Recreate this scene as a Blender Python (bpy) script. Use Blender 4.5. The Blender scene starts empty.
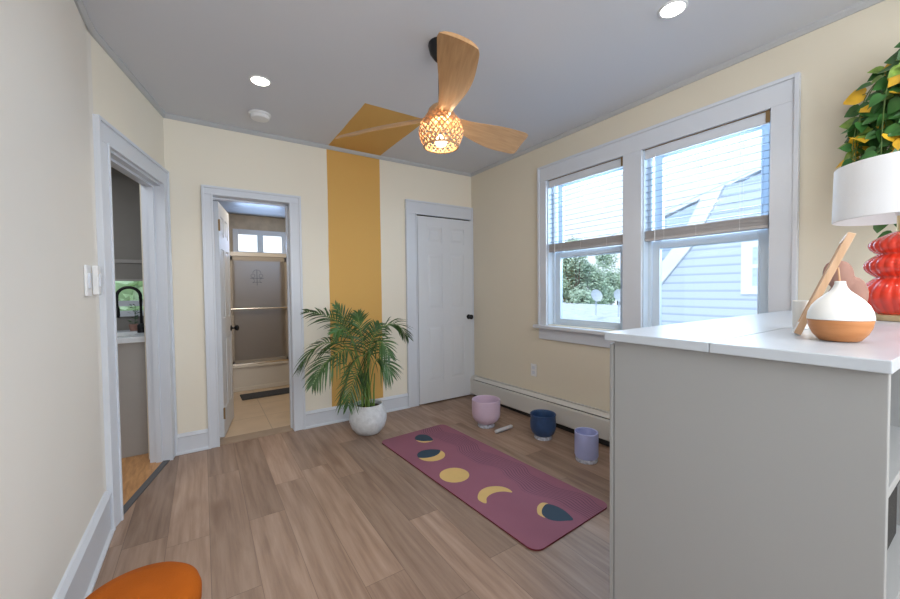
import bpy, bmesh, math, random
from mathutils import Vector, Matrix
random.seed(7)
S = bpy.context.scene
COL = S.collection
PI = math.pi
def R(a): return math.radians(a)

# ------------------------------------------------------------------ materials
def nt(m):
    m.use_nodes = True
    return m.node_tree.nodes, m.node_tree.links, m.node_tree.nodes['Principled BSDF']
def mat(name, col, rough=.5, metal=0, noise=0, nscale=8, bump=0, bscale=60, emit=None, estr=0, spec=.5, coat=0, sheen=0, trans=0, ior=1.45, stretch=None):
    m = bpy.data.materials.new(name); N, L, P = nt(m)
    P.inputs['Base Color'].default_value = (*col, 1); P.inputs['Roughness'].default_value = rough
    P.inputs['Metallic'].default_value = metal; P.inputs['Specular IOR Level'].default_value = spec
    P.inputs['Coat Weight'].default_value = coat; P.inputs['Sheen Weight'].default_value = sheen
    P.inputs['Transmission Weight'].default_value = trans; P.inputs['IOR'].default_value = ior
    tc = N.new('ShaderNodeTexCoord'); vec = tc.outputs['Object']
    if stretch:
        mp = N.new('ShaderNodeMapping'); mp.inputs['Scale'].default_value = stretch
        L.new(vec, mp.inputs['Vector']); vec = mp.outputs['Vector']
    if noise:
        n = N.new('ShaderNodeTexNoise'); n.inputs['Scale'].default_value = nscale; n.inputs['Detail'].default_value = 5
        L.new(vec, n.inputs['Vector'])
        r = N.new('ShaderNodeValToRGB'); r.color_ramp.elements[0].position = .3; r.color_ramp.elements[1].position = .7
        r.color_ramp.elements[0].color = (*[c*(1-noise) for c in col], 1); r.color_ramp.elements[1].color = (*[min(1, c*(1+noise)) for c in col], 1)
        L.new(n.outputs['Fac'], r.inputs['Fac']); L.new(r.outputs['Color'], P.inputs['Base Color'])
    if bump:
        n = N.new('ShaderNodeTexNoise'); n.inputs['Scale'].default_value = bscale; n.inputs['Detail'].default_value = 3
        L.new(vec, n.inputs['Vector'])
        b = N.new('ShaderNodeBump'); b.inputs['Strength'].default_value = bump; b.inputs['Distance'].default_value = .01
        L.new(n.outputs['Fac'], b.inputs['Height']); L.new(b.outputs['Normal'], P.inputs['Normal'])
    if emit:
        P.inputs['Emission Color'].default_value = (*emit, 1); P.inputs['Emission Strength'].default_value = estr
    return m
def mathn(N, L, op, a, b=None, c=None):
    n = N.new('ShaderNodeMath'); n.operation = op
    for i, v in enumerate((a, b, c)):
        if v is None: continue
        if isinstance(v, (int, float)): n.inputs[i].default_value = v
        else: L.new(v, n.inputs[i])
    return n.outputs[0]
def mixc(N, L, fac, a, b):
    n = N.new('ShaderNodeMix'); n.data_type = 'RGBA'
    if isinstance(fac, (int, float)): n.inputs[0].default_value = fac
    else: L.new(fac, n.inputs[0])
    for i, v in ((6, a), (7, b)):
        if isinstance(v, tuple): n.inputs[i].default_value = (*v, 1)
        else: L.new(v, n.inputs[i])
    return n.outputs[2]

CREAM = (.84, .785, .665); OCHRE = (.70, .41, .115); CEIL = (.66, .68, .725)
def striped(name, base, x0, x1, y0):
    """flat paint with the ochre band that runs up the wall and onto the ceiling"""
    m = mat(name, base, .75, bump=.05, bscale=180); N, L, P = nt(m)
    g = N.new('ShaderNodeNewGeometry'); s = N.new('ShaderNodeSeparateXYZ'); L.new(g.outputs['Position'], s.inputs[0])
    nz = N.new('ShaderNodeTexNoise'); nz.inputs['Scale'].default_value = 3; L.new(g.outputs['Position'], nz.inputs['Vector'])
    w = mathn(N, L, 'MULTIPLY', mathn(N, L, 'SUBTRACT', nz.outputs['Fac'], .5), .012)
    x = mathn(N, L, 'ADD', s.outputs[0], w)
    k = mathn(N, L, 'MULTIPLY', mathn(N, L, 'GREATER_THAN', x, x0), mathn(N, L, 'LESS_THAN', x, x1))
    k = mathn(N, L, 'MULTIPLY', k, mathn(N, L, 'GREATER_THAN', s.outputs[1], y0))
    L.new(mixc(N, L, k, base, OCHRE), P.inputs['Base Color'])
    return m
M = {}
M['wall'] = mat('cream wall paint', CREAM, .8, noise=.02, nscale=1.2, bump=.04, bscale=200)
M['wall_left'] = mat('cream wall paint tinted as cool light', (.80, .762, .695), .8, noise=.02, nscale=1.2, bump=.04, bscale=200)  # same cream paint, cool window light put into the colour
M['wall_right'] = mat('cream wall paint darkened as shade', (.745, .685, .56), .8, noise=.02, nscale=1.2, bump=.04, bscale=200)  # same cream paint, shade put into the colour
M['wall_back'] = striped('cream wall paint with ochre band', CREAM, .978, 1.492, -9)
M['ceiling'] = striped('grey white ceiling paint with ochre band', CEIL, .99, 1.492, 2.565)
M['trim'] = mat('white gloss trim paint', (.67, .705, .765), .35, noise=.015, nscale=4)
M['crown'] = mat('grey crown trim', (.50, .51, .52), .5)
M['door'] = mat('white door paint', (.69, .72, .765), .55)
M['white'] = mat('white plastic', (.82, .83, .84), .35)
M['shelf'] = mat('white laminate', (.33, .34, .345), .45, noise=.01, nscale=3)  # upright panels: shade put into the laminate colour
M['shelf_top_lit'] = mat('laminate top tinted by window light', (.50, .55, .61), .28)  # same laminate, window light put into a lighter, bluer colour
M['black'] = mat('matte black metal', (.012, .012, .014), .4, metal=.3)
M['brass'] = mat('satin brass', (.75, .58, .33), .28, metal=1)
M['bronze'] = mat('bronze hinge', (.30, .20, .10), .4, metal=.8)
M['chrome'] = mat('brushed nickel rail', (.80, .76, .68), .25, metal=1)
M['taupe'] = mat('taupe kitchen paint', (.27, .255, .235), .7, noise=.03)
M['kitchen_cab'] = mat('grey kitchen cabinet', (.40, .38, .36), .5, noise=.02)
M['counter'] = mat('white stone counter', (.78, .82, .86), .2, noise=.04, nscale=30)
M['bathtile'] = mat('beige bathroom wall', (.56, .46, .34), .5, noise=.12, nscale=9)
M['screen_frame'] = mat('dull champagne frame', (.40, .36, .31), .45)
M['tub'] = mat('white enamel tub', (.66, .62, .56), .2)
M['dark_mat'] = mat('charcoal bath mat', (.07, .075, .085), .95, bump=.8, bscale=300)
M['soil'] = mat('potting soil', (.03, .02, .015), .95, bump=.8, bscale=80)
M['pot'] = mat('speckled off white plaster', (.66, .68, .70), .85, noise=.10, nscale=26, bump=.5, bscale=40)
M['palm'] = mat('palm leaf', (.05, .118, .03), .42, noise=.5, nscale=6)
M['palm_stem'] = mat('palm stem', (.16, .26, .06), .5, noise=.2)
M['leaf'] = mat('pothos leaf', (.045, .15, .035), .3, noise=.35, nscale=14)
M['leaf_light'] = mat('variegated pothos leaf', (.20, .33, .06), .3, noise=.5, nscale=30)
M['leaf_yellow'] = mat('yellowing pothos leaf', (.78, .46, .03), .35, noise=.2, nscale=20)
M['vine'] = mat('vine stem', (.10, .17, .04), .5, noise=.2)
M['orange'] = mat('orange velvet', (.40, .095, .008), .85, noise=.15, nscale=5, bump=.2, bscale=220, spec=.15)
M['red'] = mat('coral red glazed ceramic', (.72, .045, .02), .12, noise=.12, nscale=4, coat=.6)
M['shade'] = mat('white linen shade', (.80, .82, .85), .8, bump=.12, bscale=400)
M['diff_white'] = mat('matte white plastic', (.83, .83, .81), .45)
M['terracotta'] = mat('dusty pink clay', (.34, .19, .15), .8, noise=.08, nscale=8, bump=.1)
M['pinkbowl'] = mat('frosted pink crystal', (.66, .52, .66), .45, noise=.03, coat=.1)
M['bluebowl'] = mat('frosted deep blue crystal', (.03, .075, .19), .5, noise=.15, nscale=30, coat=.2)
M['lavbowl'] = mat('frosted lavender crystal', (.46, .51, .84), .45, noise=.03, coat=.1)
M['ring'] = mat('clear silicone ring', (.55, .58, .68), .12, noise=.35, nscale=60, spec=.8)
M['mallet'] = mat('grey suede mallet', (.55, .56, .60), .8)
M['heater'] = mat('enamelled heater cover', (.66, .65, .62), .45)
M['shadow_dark'] = mat('black painted as shade', (.03, .03, .03), .8)  # black that stands for shade at the heater and door gaps
M['stack'] = mat('gathered blind slats', (.50, .485, .49), .5)
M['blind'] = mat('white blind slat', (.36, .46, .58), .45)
M['sash'] = mat('white vinyl sash', (.66, .76, .86), .3)
M['lampglow'] = mat('downlight lens', (1, 1, 1), .5, emit=(1, .95, .85), estr=14)
M['bulb'] = mat('warm bulb', (1, 1, 1), .5, emit=(1, .86, .62), estr=7)
M['rattan'] = mat('woven rattan', (.52, .30, .15), .6, noise=.15, nscale=60)
M['orangefloor'] = None

def wood(name, c1, c2, stretch=(1, 1, 1), scale=14, rough=.45):
    m = mat(name, c1, rough); N, L, P = nt(m)
    tc = N.new('ShaderNodeTexCoord'); mp = N.new('ShaderNodeMapping'); mp.inputs['Scale'].default_value = stretch
    L.new(tc.outputs['Object'], mp.inputs['Vector'])
    n = N.new('ShaderNodeTexNoise'); n.inputs['Scale'].default_value = scale; n.inputs['Detail'].default_value = 8; n.inputs['Distortion'].default_value = .6
    L.new(mp.outputs['Vector'], n.inputs['Vector'])
    r = N.new('ShaderNodeValToRGB'); r.color_ramp.elements[0].position = .3; r.color_ramp.elements[1].position = .7
    r.color_ramp.elements[0].color = (*c2, 1); r.color_ramp.elements[1].color = (*c1, 1)
    L.new(n.outputs['Fac'], r.inputs['Fac']); L.new(r.outputs['Color'], P.inputs['Base Color'])
    return m
M['blade'] = wood('honey wood blade', (.56, .34, .17), (.44, .25, .115), (1.2, 14, 14), 5)
M['lightwood'] = wood('pale beech', (.66, .44, .28), (.55, .34, .2), (12, 12, 1.2), 7)
M['diff_wood'] = wood('warm wood base', (.56, .24, .09), (.44, .17, .055), (1, 1, 9), 8)
M['orangefloor'] = wood('orange oak boards', (.62, .33, .14), (.40, .19, .07), (12, 2, 1), 4, .35)
M['thresh'] = mat('dark threshold strip', (.10, .10, .105), .6)

def planks():
    m = mat('grey brown oak laminate planks', (.4, .3, .24), .42); N, L, P = nt(m)
    g = N.new('ShaderNodeNewGeometry'); s = N.new('ShaderNodeSeparateXYZ'); L.new(g.outputs['Position'], s.inputs[0])
    W, LEN = .178, 1.22
    col = mathn(N, L, 'FLOOR', mathn(N, L, 'DIVIDE', s.outputs[0], W))
    wn = N.new('ShaderNodeTexWhiteNoise'); wn.noise_dimensions = '1D'; L.new(col, wn.inputs['W'])
    yy = mathn(N, L, 'ADD', mathn(N, L, 'DIVIDE', s.outputs[1], LEN), wn.outputs['Value'])
    row = mathn(N, L, 'FLOOR', yy)
    cb = N.new('ShaderNodeCombineXYZ'); L.new(col, cb.inputs[0]); L.new(row, cb.inputs[1])
    pr = N.new('ShaderNodeTexWhiteNoise'); pr.noise_dimensions = '3D'; L.new(cb.outputs[0], pr.inputs['Vector'])
    # grain, shifted per plank
    mp = N.new('ShaderNodeMapping'); mp.inputs['Scale'].default_value = (11, .7, 1); L.new(g.outputs['Position'], mp.inputs['Vector'])
    ad = N.new('ShaderNodeVectorMath'); ad.operation = 'MULTIPLY_ADD'; L.new(pr.outputs['Color'], ad.inputs[0]); ad.inputs[1].default_value = (37, 37, 0); L.new(mp.outputs['Vector'], ad.inputs[2])
    n1 = N.new('ShaderNodeTexNoise'); n1.inputs['Scale'].default_value = 2.2; n1.inputs['Detail'].default_value = 9; n1.inputs['Roughness'].default_value = .62; n1.inputs['Distortion'].default_value = .35
    L.new(ad.outputs[0], n1.inputs['Vector'])
    r = N.new('ShaderNodeValToRGB'); e = r.color_ramp.elements
    e[0].position = .28; e[0].color = (.205, .130, .092, 1); e[1].position = .74; e[1].color = (.405, .290, .220, 1)
    q = e.new(.5); q.color = (.310, .208, .152, 1)
    L.new(n1.outputs['Fac'], r.inputs['Fac'])
    # knots
    kn = N.new('ShaderNodeTexNoise'); kn.inputs['Scale'].default_value = 1.1; kn.inputs['Detail'].default_value = 1
    mp2 = N.new('ShaderNodeMapping'); mp2.inputs['Scale'].default_value = (3.4, 1.7, 1); L.new(ad.outputs[0], mp2.inputs['Vector'])
    mp2.inputs['Scale'].default_value = (.5, 2.0, 1); L.new(mp2.outputs['Vector'], kn.inputs['Vector'])
    kr = N.new('ShaderNodeMapRange'); kr.inputs[1].default_value = .63; kr.inputs[2].default_value = .76; L.new(kn.outputs['Fac'], kr.inputs[0])
    c = mixc(N, L, mathn(N, L, 'MULTIPLY', kr.outputs[0], .65), r.outputs['Color'], (.17, .095, .06))
    hv = N.new('ShaderNodeHueSaturation'); L.new(c, hv.inputs['Color'])
    L.new(mathn(N, L, 'ADD', mathn(N, L, 'MULTIPLY', pr.outputs['Value'], .42), .80), hv.inputs['Value'])
    # seams
    fx = mathn(N, L, 'FRACT', mathn(N, L, 'DIVIDE', s.outputs[0], W)); fy = mathn(N, L, 'FRACT', yy)
    sx = mathn(N, L, 'LESS_THAN', fx, .014); sy = mathn(N, L, 'LESS_THAN', fy, .0025)
    sm = mathn(N, L, 'MAXIMUM', sx, sy)
    L.new(mixc(N, L, mathn(N, L, 'MULTIPLY', sm, .6), hv.outputs['Color'], (.12, .08, .055)), P.inputs['Base Color'])
    b = N.new('ShaderNodeBump'); b.inputs['Strength'].default_value = .08; L.new(n1.outputs['Fac'], b.inputs['Height']); L.new(b.outputs['Normal'], P.inputs['Normal'])
    return m
M['floor'] = planks()

def tiles(name, c, size, groutc, off=(0, 0), gw=.012, axes=(0, 1)):
    m = mat(name, c, .4); N, L, P = nt(m)
    g = N.new('ShaderNodeNewGeometry'); s = N.new('ShaderNodeSeparateXYZ'); L.new(g.outputs['Position'], s.inputs[0])
    k = None
    for i, a in enumerate(axes):
        f = mathn(N, L, 'FRACT', mathn(N, L, 'DIVIDE', mathn(N, L, 'ADD', s.outputs[a], 50*size+off[i]), size))
        t = mathn(N, L, 'LESS_THAN', f, gw); k = t if k is None else mathn(N, L, 'MAXIMUM', k, t)
    n = N.new('ShaderNodeTexNoise'); n.inputs['Scale'].default_value = 5; n.inputs['Detail'].default_value = 6; L.new(g.outputs['Position'], n.inputs['Vector'])
    base = mixc(N, L, n.outputs['Fac'], tuple(x*.85 for x in c), tuple(min(1, x*1.15) for x in c))
    L.new(mixc(N, L, k, base, groutc), P.inputs['Base Color'])
    return m
M['bathfloor'] = tiles('beige stone floor tiles', (.60, .47, .34), .46, (.38, .30, .22), (-.03, .05))
def tin():
    m = mat('pressed tin ceiling tiles', (.42, .42, .42), .35, metal=.0); N, L, P = nt(m)
    g = N.new('ShaderNodeNewGeometry'); v = N.new('ShaderNodeTexVoronoi'); v.inputs['Scale'].default_value = 5.5; v.inputs['Randomness'].default_value = .25
    L.new(g.outputs['Position'], v.inputs['Vector'])
    r = N.new('ShaderNodeValToRGB'); r.color_ramp.elements[0].color = (.75, .75, .76, 1); r.color_ramp.elements[1].color = (.28, .28, .28, 1); r.color_ramp.elements[1].position = .45
    L.new(v.outputs['Distance'], r.inputs['Fac']); L.new(r.outputs['Color'], P.inputs['Base Color'])
    return m
M['tin'] = tin()
def siding(name, c, pitch=.14):
    m = mat(name, c, .6); N, L, P = nt(m)
    g = N.new('ShaderNodeNewGeometry'); s = N.new('ShaderNodeSeparateXYZ'); L.new(g.outputs['Position'], s.inputs[0])
    f = mathn(N, L, 'FRACT', mathn(N, L, 'DIVIDE', mathn(N, L, 'ADD', s.outputs[2], 20), pitch))
    r = N.new('ShaderNodeValToRGB'); e = r.color_ramp.elements
    e[0].position = 0; e[0].color = (c[0]*.62, c[1]*.66, c[2]*.72, 1); e[1].position = .3; e[1].color = (*c, 1)
    q = e.new(.14); q.color = (c[0]*.7, c[1]*.74, c[2]*.8, 1)
    L.new(f, r.inputs['Fac']); L.new(r.outputs['Color'], P.inputs['Base Color'])
    return m
M['siding'] = siding('pale blue grey lap siding', (.60, .67, .80))
M['siding_far'] = siding('shaded blue grey lap siding', (.52, .62, .79), .16)
M['ext_white'] = mat('white exterior board', (.85, .87, .9), .6)
M['shingle'] = mat('grey blue shingles', (.55, .66, .80), .9, noise=.15, nscale=12)
M['flatroof'] = mat('pale garage roofing', (.62, .66, .70), .9, noise=.12, nscale=3)
M['treeleaf'] = mat('hazy pale tree leaf', (.46, .58, .44), .8, noise=.3, nscale=2)  # haze put into the pale leaf colour
M['bark'] = mat('tree bark', (.12, .09, .07), .9, noise=.3)
M['ground'] = mat('dry grass and paving', (.30, .34, .26), .95, noise=.2, nscale=.5)
M['dish'] = mat('grey white dish', (.55, .60, .66), .5)
M['basket'] = mat('charcoal fabric box', (.03, .03, .03), .9, bump=.3, bscale=200)

def glassmat(name, tint=(.93, .97, 1), fac=.05):
    m = bpy.data.materials.new(name); m.use_nodes = True; N = m.node_tree.nodes; L = m.node_tree.links; N.clear()
    o = N.new('ShaderNodeOutputMaterial'); t = N.new('ShaderNodeBsdfTransparent'); t.inputs[0].default_value = (*tint, 1)
    g = N.new('ShaderNodeBsdfGlossy'); g.inputs['Roughness'].default_value = .03
    x = N.new('ShaderNodeMixShader'); x.inputs[0].default_value = fac
    L.new(t.outputs[0], x.inputs[1]); L.new(g.outputs[0], x.inputs[2]); L.new(x.outputs[0], o.inputs[0])
    return m
M['glass'] = glassmat('window glass')
def frosted():
    m = bpy.data.materials.new('frosted shower glass'); m.use_nodes = True; N = m.node_tree.nodes; L = m.node_tree.links; N.clear()
    o = N.new('ShaderNodeOutputMaterial'); t = N.new('ShaderNodeBsdfTranslucent'); t.inputs[0].default_value = (.60, .60, .58, 1)
    d = N.new('ShaderNodeBsdfPrincipled'); d.inputs['Base Color'].default_value = (.42, .36, .30, 1); d.inputs['Roughness'].default_value = .35
    n = N.new('ShaderNodeTexNoise'); n.inputs['Scale'].default_value = 300
    b = N.new('ShaderNodeBump'); b.inputs['Strength'].default_value = .15; L.new(n.outputs['Fac'], b.inputs['Height']); L.new(b.outputs['Normal'], d.inputs['Normal'])
    x = N.new('ShaderNodeMixShader'); x.inputs[0].default_value = .45
    L.new(t.outputs[0], x.inputs[1]); L.new(d.outputs[0], x.inputs[2]); L.new(x.outputs[0], o.inputs[0])
    return m
M['frosted'] = frosted()
M['etch'] = mat('etched emblem', (.16, .17, .18), .4)
M['milky'] = mat('milky pane with daylight glow', (.9, .95, 1), .6, emit=(.85, .93, 1), estr=.9)  # daylight put into the pane as a glow

def yogamat():
    m = mat('plum yoga mat surface', (.30, .085, .12), .8, bump=.15, bscale=300); N, L, P = nt(m)
    tc = N.new('ShaderNodeTexCoord'); s = N.new('ShaderNodeSeparateXYZ'); L.new(tc.outputs['Object'], s.inputs[0])
    x, y = s.outputs[0], s.outputs[1]
    w1 = mathn(N, L, 'MULTIPLY', mathn(N, L, 'SINE', mathn(N, L, 'MULTIPLY', y, 11.5)), .030)
    w2 = mathn(N, L, 'MULTIPLY', mathn(N, L, 'SINE', mathn(N, L, 'ADD', mathn(N, L, 'MULTIPLY', y, 27), mathn(N, L, 'MULTIPLY', x, 14))), .010)
    u = mathn(N, L, 'ADD', x, mathn(N, L, 'ADD', w1, w2))
    ln = mathn(N, L, 'LESS_THAN', mathn(N, L, 'FRACT', mathn(N, L, 'DIVIDE', mathn(N, L, 'ADD', u, 2), .019)), .32)
    band = mathn(N, L, 'MULTIPLY', mathn(N, L, 'GREATER_THAN', u, .075), mathn(N, L, 'LESS_THAN', u, .262))
    k = mathn(N, L, 'MULTIPLY', mathn(N, L, 'MULTIPLY', ln, band), .60)
    n = N.new('ShaderNodeTexNoise'); n.inputs['Scale'].default_value = 4; L.new(tc.outputs['Object'], n.inputs['Vector'])
    base = mixc(N, L, n.outputs['Fac'], (.225, .078, .115), (.285, .105, .15))
    L.new(mixc(N, L, k, base, (.045, .03, .06)), P.inputs['Base Color'])
    return m
M['yoga'] = yogamat()
M['yoga_edge'] = mat('maroon mat edge', (.16, .02, .03), .8)
M['gold'] = mat('printed gold', (.62, .41, .15), .7, noise=.05)
M['navy'] = mat('printed dark blue', (.02, .045, .075), .7, noise=.05)

# ------------------------------------------------------------------ helpers
def link(name, me, parent=None):
    o = bpy.data.objects.new(name, me); COL.objects.link(o)
    if parent: o.parent = parent
    return o
def finish(bm, name, mats, parent=None, smooth=False, bev=0, loc=None, rot=None):
    bmesh.ops.recalc_face_normals(bm, faces=bm.faces)
    me = bpy.data.meshes.new(name); bm.to_mesh(me); bm.free()
    for m in (mats if isinstance(mats, (list, tuple)) else [mats]): me.materials.append(m)
    if smooth:
        for p in me.polygons: p.use_smooth = True
    o = link(name, me, parent)
    if smooth == 'auto':
        md = o.modifiers.new('es', 'EDGE_SPLIT'); md.split_angle = R(40)
    if bev:
        b = o.modifiers.new('bev', 'BEVEL'); b.width = bev; b.segments = 2; b.limit_method = 'ANGLE'
    if loc: o.location = loc
    if rot: o.rotation_euler = rot
    return o
def tag(o, label=None, cat=None, group=None, kind=None):
    if label: o['label'] = label
    if cat: o['category'] = cat
    if group: o['group'] = group
    if kind: o['kind'] = kind
    return o
def thing(name, loc, label, cat, group=None, rz=0):
    o = bpy.data.objects.new(name, None); COL.objects.link(o); o.location = loc; o.rotation_euler = (0, 0, rz)
    o.empty_display_size = .1
    return tag(o, label, cat, group)
def box(bm, a, b, mx=None, mi=0):
    x0, y0, z0 = a; x1, y1, z1 = b
    v = [bm.verts.new(mx @ Vector(c) if mx else c) for c in ((x0,y0,z0),(x1,y0,z0),(x1,y1,z0),(x0,y1,z0),(x0,y0,z1),(x1,y0,z1),(x1,y1,z1),(x0,y1,z1))]
    for f in ((0,3,2,1),(4,5,6,7),(0,1,5,4),(1,2,6,5),(2,3,7,6),(3,0,4,7)):
        bm.faces.new([v[i] for i in f]).material_index = mi
def boxes(name, lst, m, parent=None, bev=0, mx=None):
    bm = bmesh.new()
    for a, b in lst: box(bm, a, b, mx)
    return finish(bm, name, m, parent, bev=bev)
def struct(name, lst, m, bev=0, mx=None):
    return tag(boxes(name, lst, m, None, bev, mx), kind='structure')
def lathe(bm, prof, seg=48, c=(0, 0, 0), rmod=None, capb=True, capt=True, mi=0):
    rings = []
    for r, z in prof:
        ring = []
        for i in range(seg):
            a = 2*PI*i/seg; rr = r*(rmod(a, z) if rmod else 1)
            ring.append(bm.verts.new((c[0]+rr*math.cos(a), c[1]+rr*math.sin(a), c[2]+z)))
        rings.append(ring)
    for k in range(len(rings)-1):
        for i in range(seg):
            j = (i+1) % seg
            bm.faces.new((rings[k][i], rings[k][j], rings[k+1][j], rings[k+1][i])).material_index = mi
    if capb: bm.faces.new(rings[0][::-1]).material_index = mi
    if capt: bm.faces.new(rings[-1]).material_index = mi
def revolve(name, prof, m, parent=None, seg=48, smooth='auto', **k):
    bm = bmesh.new(); lathe(bm, prof, seg, **k); return finish(bm, name, m, parent, smooth=smooth)
def tube(bm, pts, rad, seg=8, cap=True):
    pts = [Vector(p) for p in pts]; rings = []
    for i, p in enumerate(pts):
        t = (pts[min(i+1, len(pts)-1)]-pts[max(i-1, 0)]).normalized()
        u = t.cross(Vector((0, 0, 1)))
        if u.length < 1e-3: u = t.cross(Vector((0, 1, 0)))
        u.normalize(); v = t.cross(u)
        r = rad[i] if isinstance(rad, (list, tuple)) else rad
        rings.append([bm.verts.new(p+(u*math.cos(2*PI*k/seg)+v*math.sin(2*PI*k/seg))*r) for k in range(seg)])
    for i in range(len(rings)-1):
        for k in range(seg):
            bm.faces.new((rings[i][k], rings[i][(k+1) % seg], rings[i+1][(k+1) % seg], rings[i+1][k]))
    if cap: bm.faces.new(rings[0][::-1]); bm.faces.new(rings[-1])
def spline(ctrl, n=24):
    c = [Vector(p) for p in ctrl]; c = [c[0]*2-c[1]] + c + [c[-1]*2-c[-2]]; out = []
    segs = len(c)-3; per = max(2, n//segs)
    for s in range(segs):
        p0, p1, p2, p3 = c[s:s+4]
        for i in range(per):
            t = i/per
            out.append(.5*((2*p1)+(p2-p0)*t+(2*p0-5*p1+4*p2-p3)*t*t+(3*p1-p0-3*p2+p3)*t**3))
    out.append(c[-2]); return out
def copy_tree(o, parent=None):
    c = o.copy(); COL.objects.link(c)
    if parent: c.parent = parent
    for ch in [x for x in S.objects if x.parent == o]: copy_tree(ch, c)
    return c

# ------------------------------------------------------------------ room shell
H = 2.55; XR = 2.618; YB = 3.504; XN = -.44; YN = -1.7
A = Vector((-.21, YB, 0)); d = Vector((-.2337, -.9723, 0)); nrm = Vector((.9723, -.2337, 0))  # angled doorway wall: along d, room side +nrm
DW = Matrix(((d.x, nrm.x, 0, A.x), (d.y, nrm.y, 0, A.y), (0, 0, 1, 0), (0, 0, 0, 1)))       # local (s, off, z)
DL = .958
struct('floor', [((-.60, YN-.1, -.12), (XR+.2, YB+.16, 0))], M['floor'])
struct('ceiling', [((-.60, YN-.1, H), (XR+.2, YB+.16, H+.1))], M['ceiling'])
# back wall with the bathroom opening
struct('wall_back', [((-.36, YB, 0), (.085, YB+.15, H)), ((.645, YB, 0), (XR+.16, YB+.15, H)), ((.085, YB, 1.99), (.645, YB+.15, H))], M['wall_back'])
# right wall with two window openings
W1 = (1.62, 2.36); W2 = (.762, 1.48); ZB = .90; ZT = 2.195
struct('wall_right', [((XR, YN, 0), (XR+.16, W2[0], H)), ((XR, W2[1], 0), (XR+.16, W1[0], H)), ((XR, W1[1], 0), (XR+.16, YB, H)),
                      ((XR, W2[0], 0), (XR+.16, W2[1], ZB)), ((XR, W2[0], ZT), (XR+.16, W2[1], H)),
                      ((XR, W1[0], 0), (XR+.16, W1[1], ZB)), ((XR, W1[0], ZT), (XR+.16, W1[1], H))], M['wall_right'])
# angled wall with the kitchen doorway
struct('wall_left_doorway', [((0, -.10, 0), (.10, 0, H)), ((.86, -.10, 0), (DL, 0, H)), ((.10, -.10, 2.01), (.86, 0, H))], M['wall'], mx=DW)
e = A + d*DL
bm = bmesh.new()
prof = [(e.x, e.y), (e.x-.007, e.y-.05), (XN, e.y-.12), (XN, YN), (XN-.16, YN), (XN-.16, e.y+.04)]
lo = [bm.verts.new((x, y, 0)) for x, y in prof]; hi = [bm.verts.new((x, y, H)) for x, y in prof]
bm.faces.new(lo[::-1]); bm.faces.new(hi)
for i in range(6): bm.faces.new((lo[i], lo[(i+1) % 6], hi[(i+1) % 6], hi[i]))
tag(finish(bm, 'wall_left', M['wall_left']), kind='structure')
struct('wall_front', [((XN-.16, YN-.12, 0), (XR+.16, YN, H))], M['wall'])

# crown trims
def strip(name, p0, p1, w, h, z, m, inward):
    p0 = Vector((*p0, 0)); p1 = Vector((*p1, 0)); t = (p1-p0).normalized(); n = Vector((*inward, 0)).normalized()
    mx = Matrix(((t.x, n.x, 0, p0.x), (t.y, n.y, 0, p0.y), (0, 0, 1, z), (0, 0, 0, 1))); L = (p1-p0).length
    bm = bmesh.new(); pr = [(0, 0), (w*.45, 0), (w, h*.55), (w, h), (0, h)]
    a = [bm.verts.new(mx @ Vector((0, y, zz))) for y, zz in pr]; b = [bm.verts.new(mx @ Vector((L, y, zz))) for y, zz in pr]
    bm.faces.new(a); bm.faces.new(b[::-1])
    for i in range(5): bm.faces.new((a[i], a[(i+1) % 5], b[(i+1) % 5], b[i]))
    return tag(finish(bm, name, m), kind='structure')
strip('trim_1', (-.21, YB), (XR, YB), .022, .030, H-.030, M['crown'], (0, -1))
strip('trim_2', (XR, YB), (XR, YN), .022, .030, H-.030, M['crown'], (-1, 0))
strip('trim_3', (A.x, A.y), (e.x, e.y), .022, .030, H-.030, M['crown'], (nrm.x, nrm.y))
strip('trim_4', (e.x, e.y), (XN, e.y-.12), .022, .030, H-.030, M['crown'], (1, 0))
strip('trim_5', (XN, e.y-.12), (XN, YN), .022, .030, H-.030, M['crown'], (1, 0))
# baseboards: board plus a cap bead
def base(name, p0, p1, h, inward, t=.018):
    p0 = Vector((*p0, 0)); p1 = Vector((*p1, 0)); tt = (p1-p0).normalized(); n = Vector((*inward, 0)).normalized()
    mx = Matrix(((tt.x, n.x, 0, p0.x), (tt.y, n.y, 0, p0.y), (0, 0, 1, 0), (0, 0, 0, 1))); L = (p1-p0).length
    pr = [(0, 0), (t+.012, 0), (t+.012, .012), (t, .022), (t, h-.03), (t+.006, h-.022), (t*.5, h-.004), (0, h)]
    bm = bmesh.new()
    a = [bm.verts.new(mx @ Vector((0, y, zz))) for y, zz in pr]; b = [bm.verts.new(mx @ Vector((L, y, zz))) for y, zz in pr]
    bm.faces.new(a); bm.faces.new(b[::-1]); k = len(pr)
    for i in range(k): bm.faces.new((a[i], a[(i+1) % k], b[(i+1) % k], b[i]))
    return tag(finish(bm, name, M['trim']), kind='structure')
base('baseboard_back', (.737, YB), (1.762, YB), .150, (0, -1))
base('baseboard_back_corner', (-.205, YB), (.012, YB), .155, (0, -1))
base('baseboard_left', (XN, e.y-.02), (XN, YN), .225, (1, 0))
base('baseboard_right', (XR, -.92), (XR, YN), .15, (-1, 0))

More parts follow.
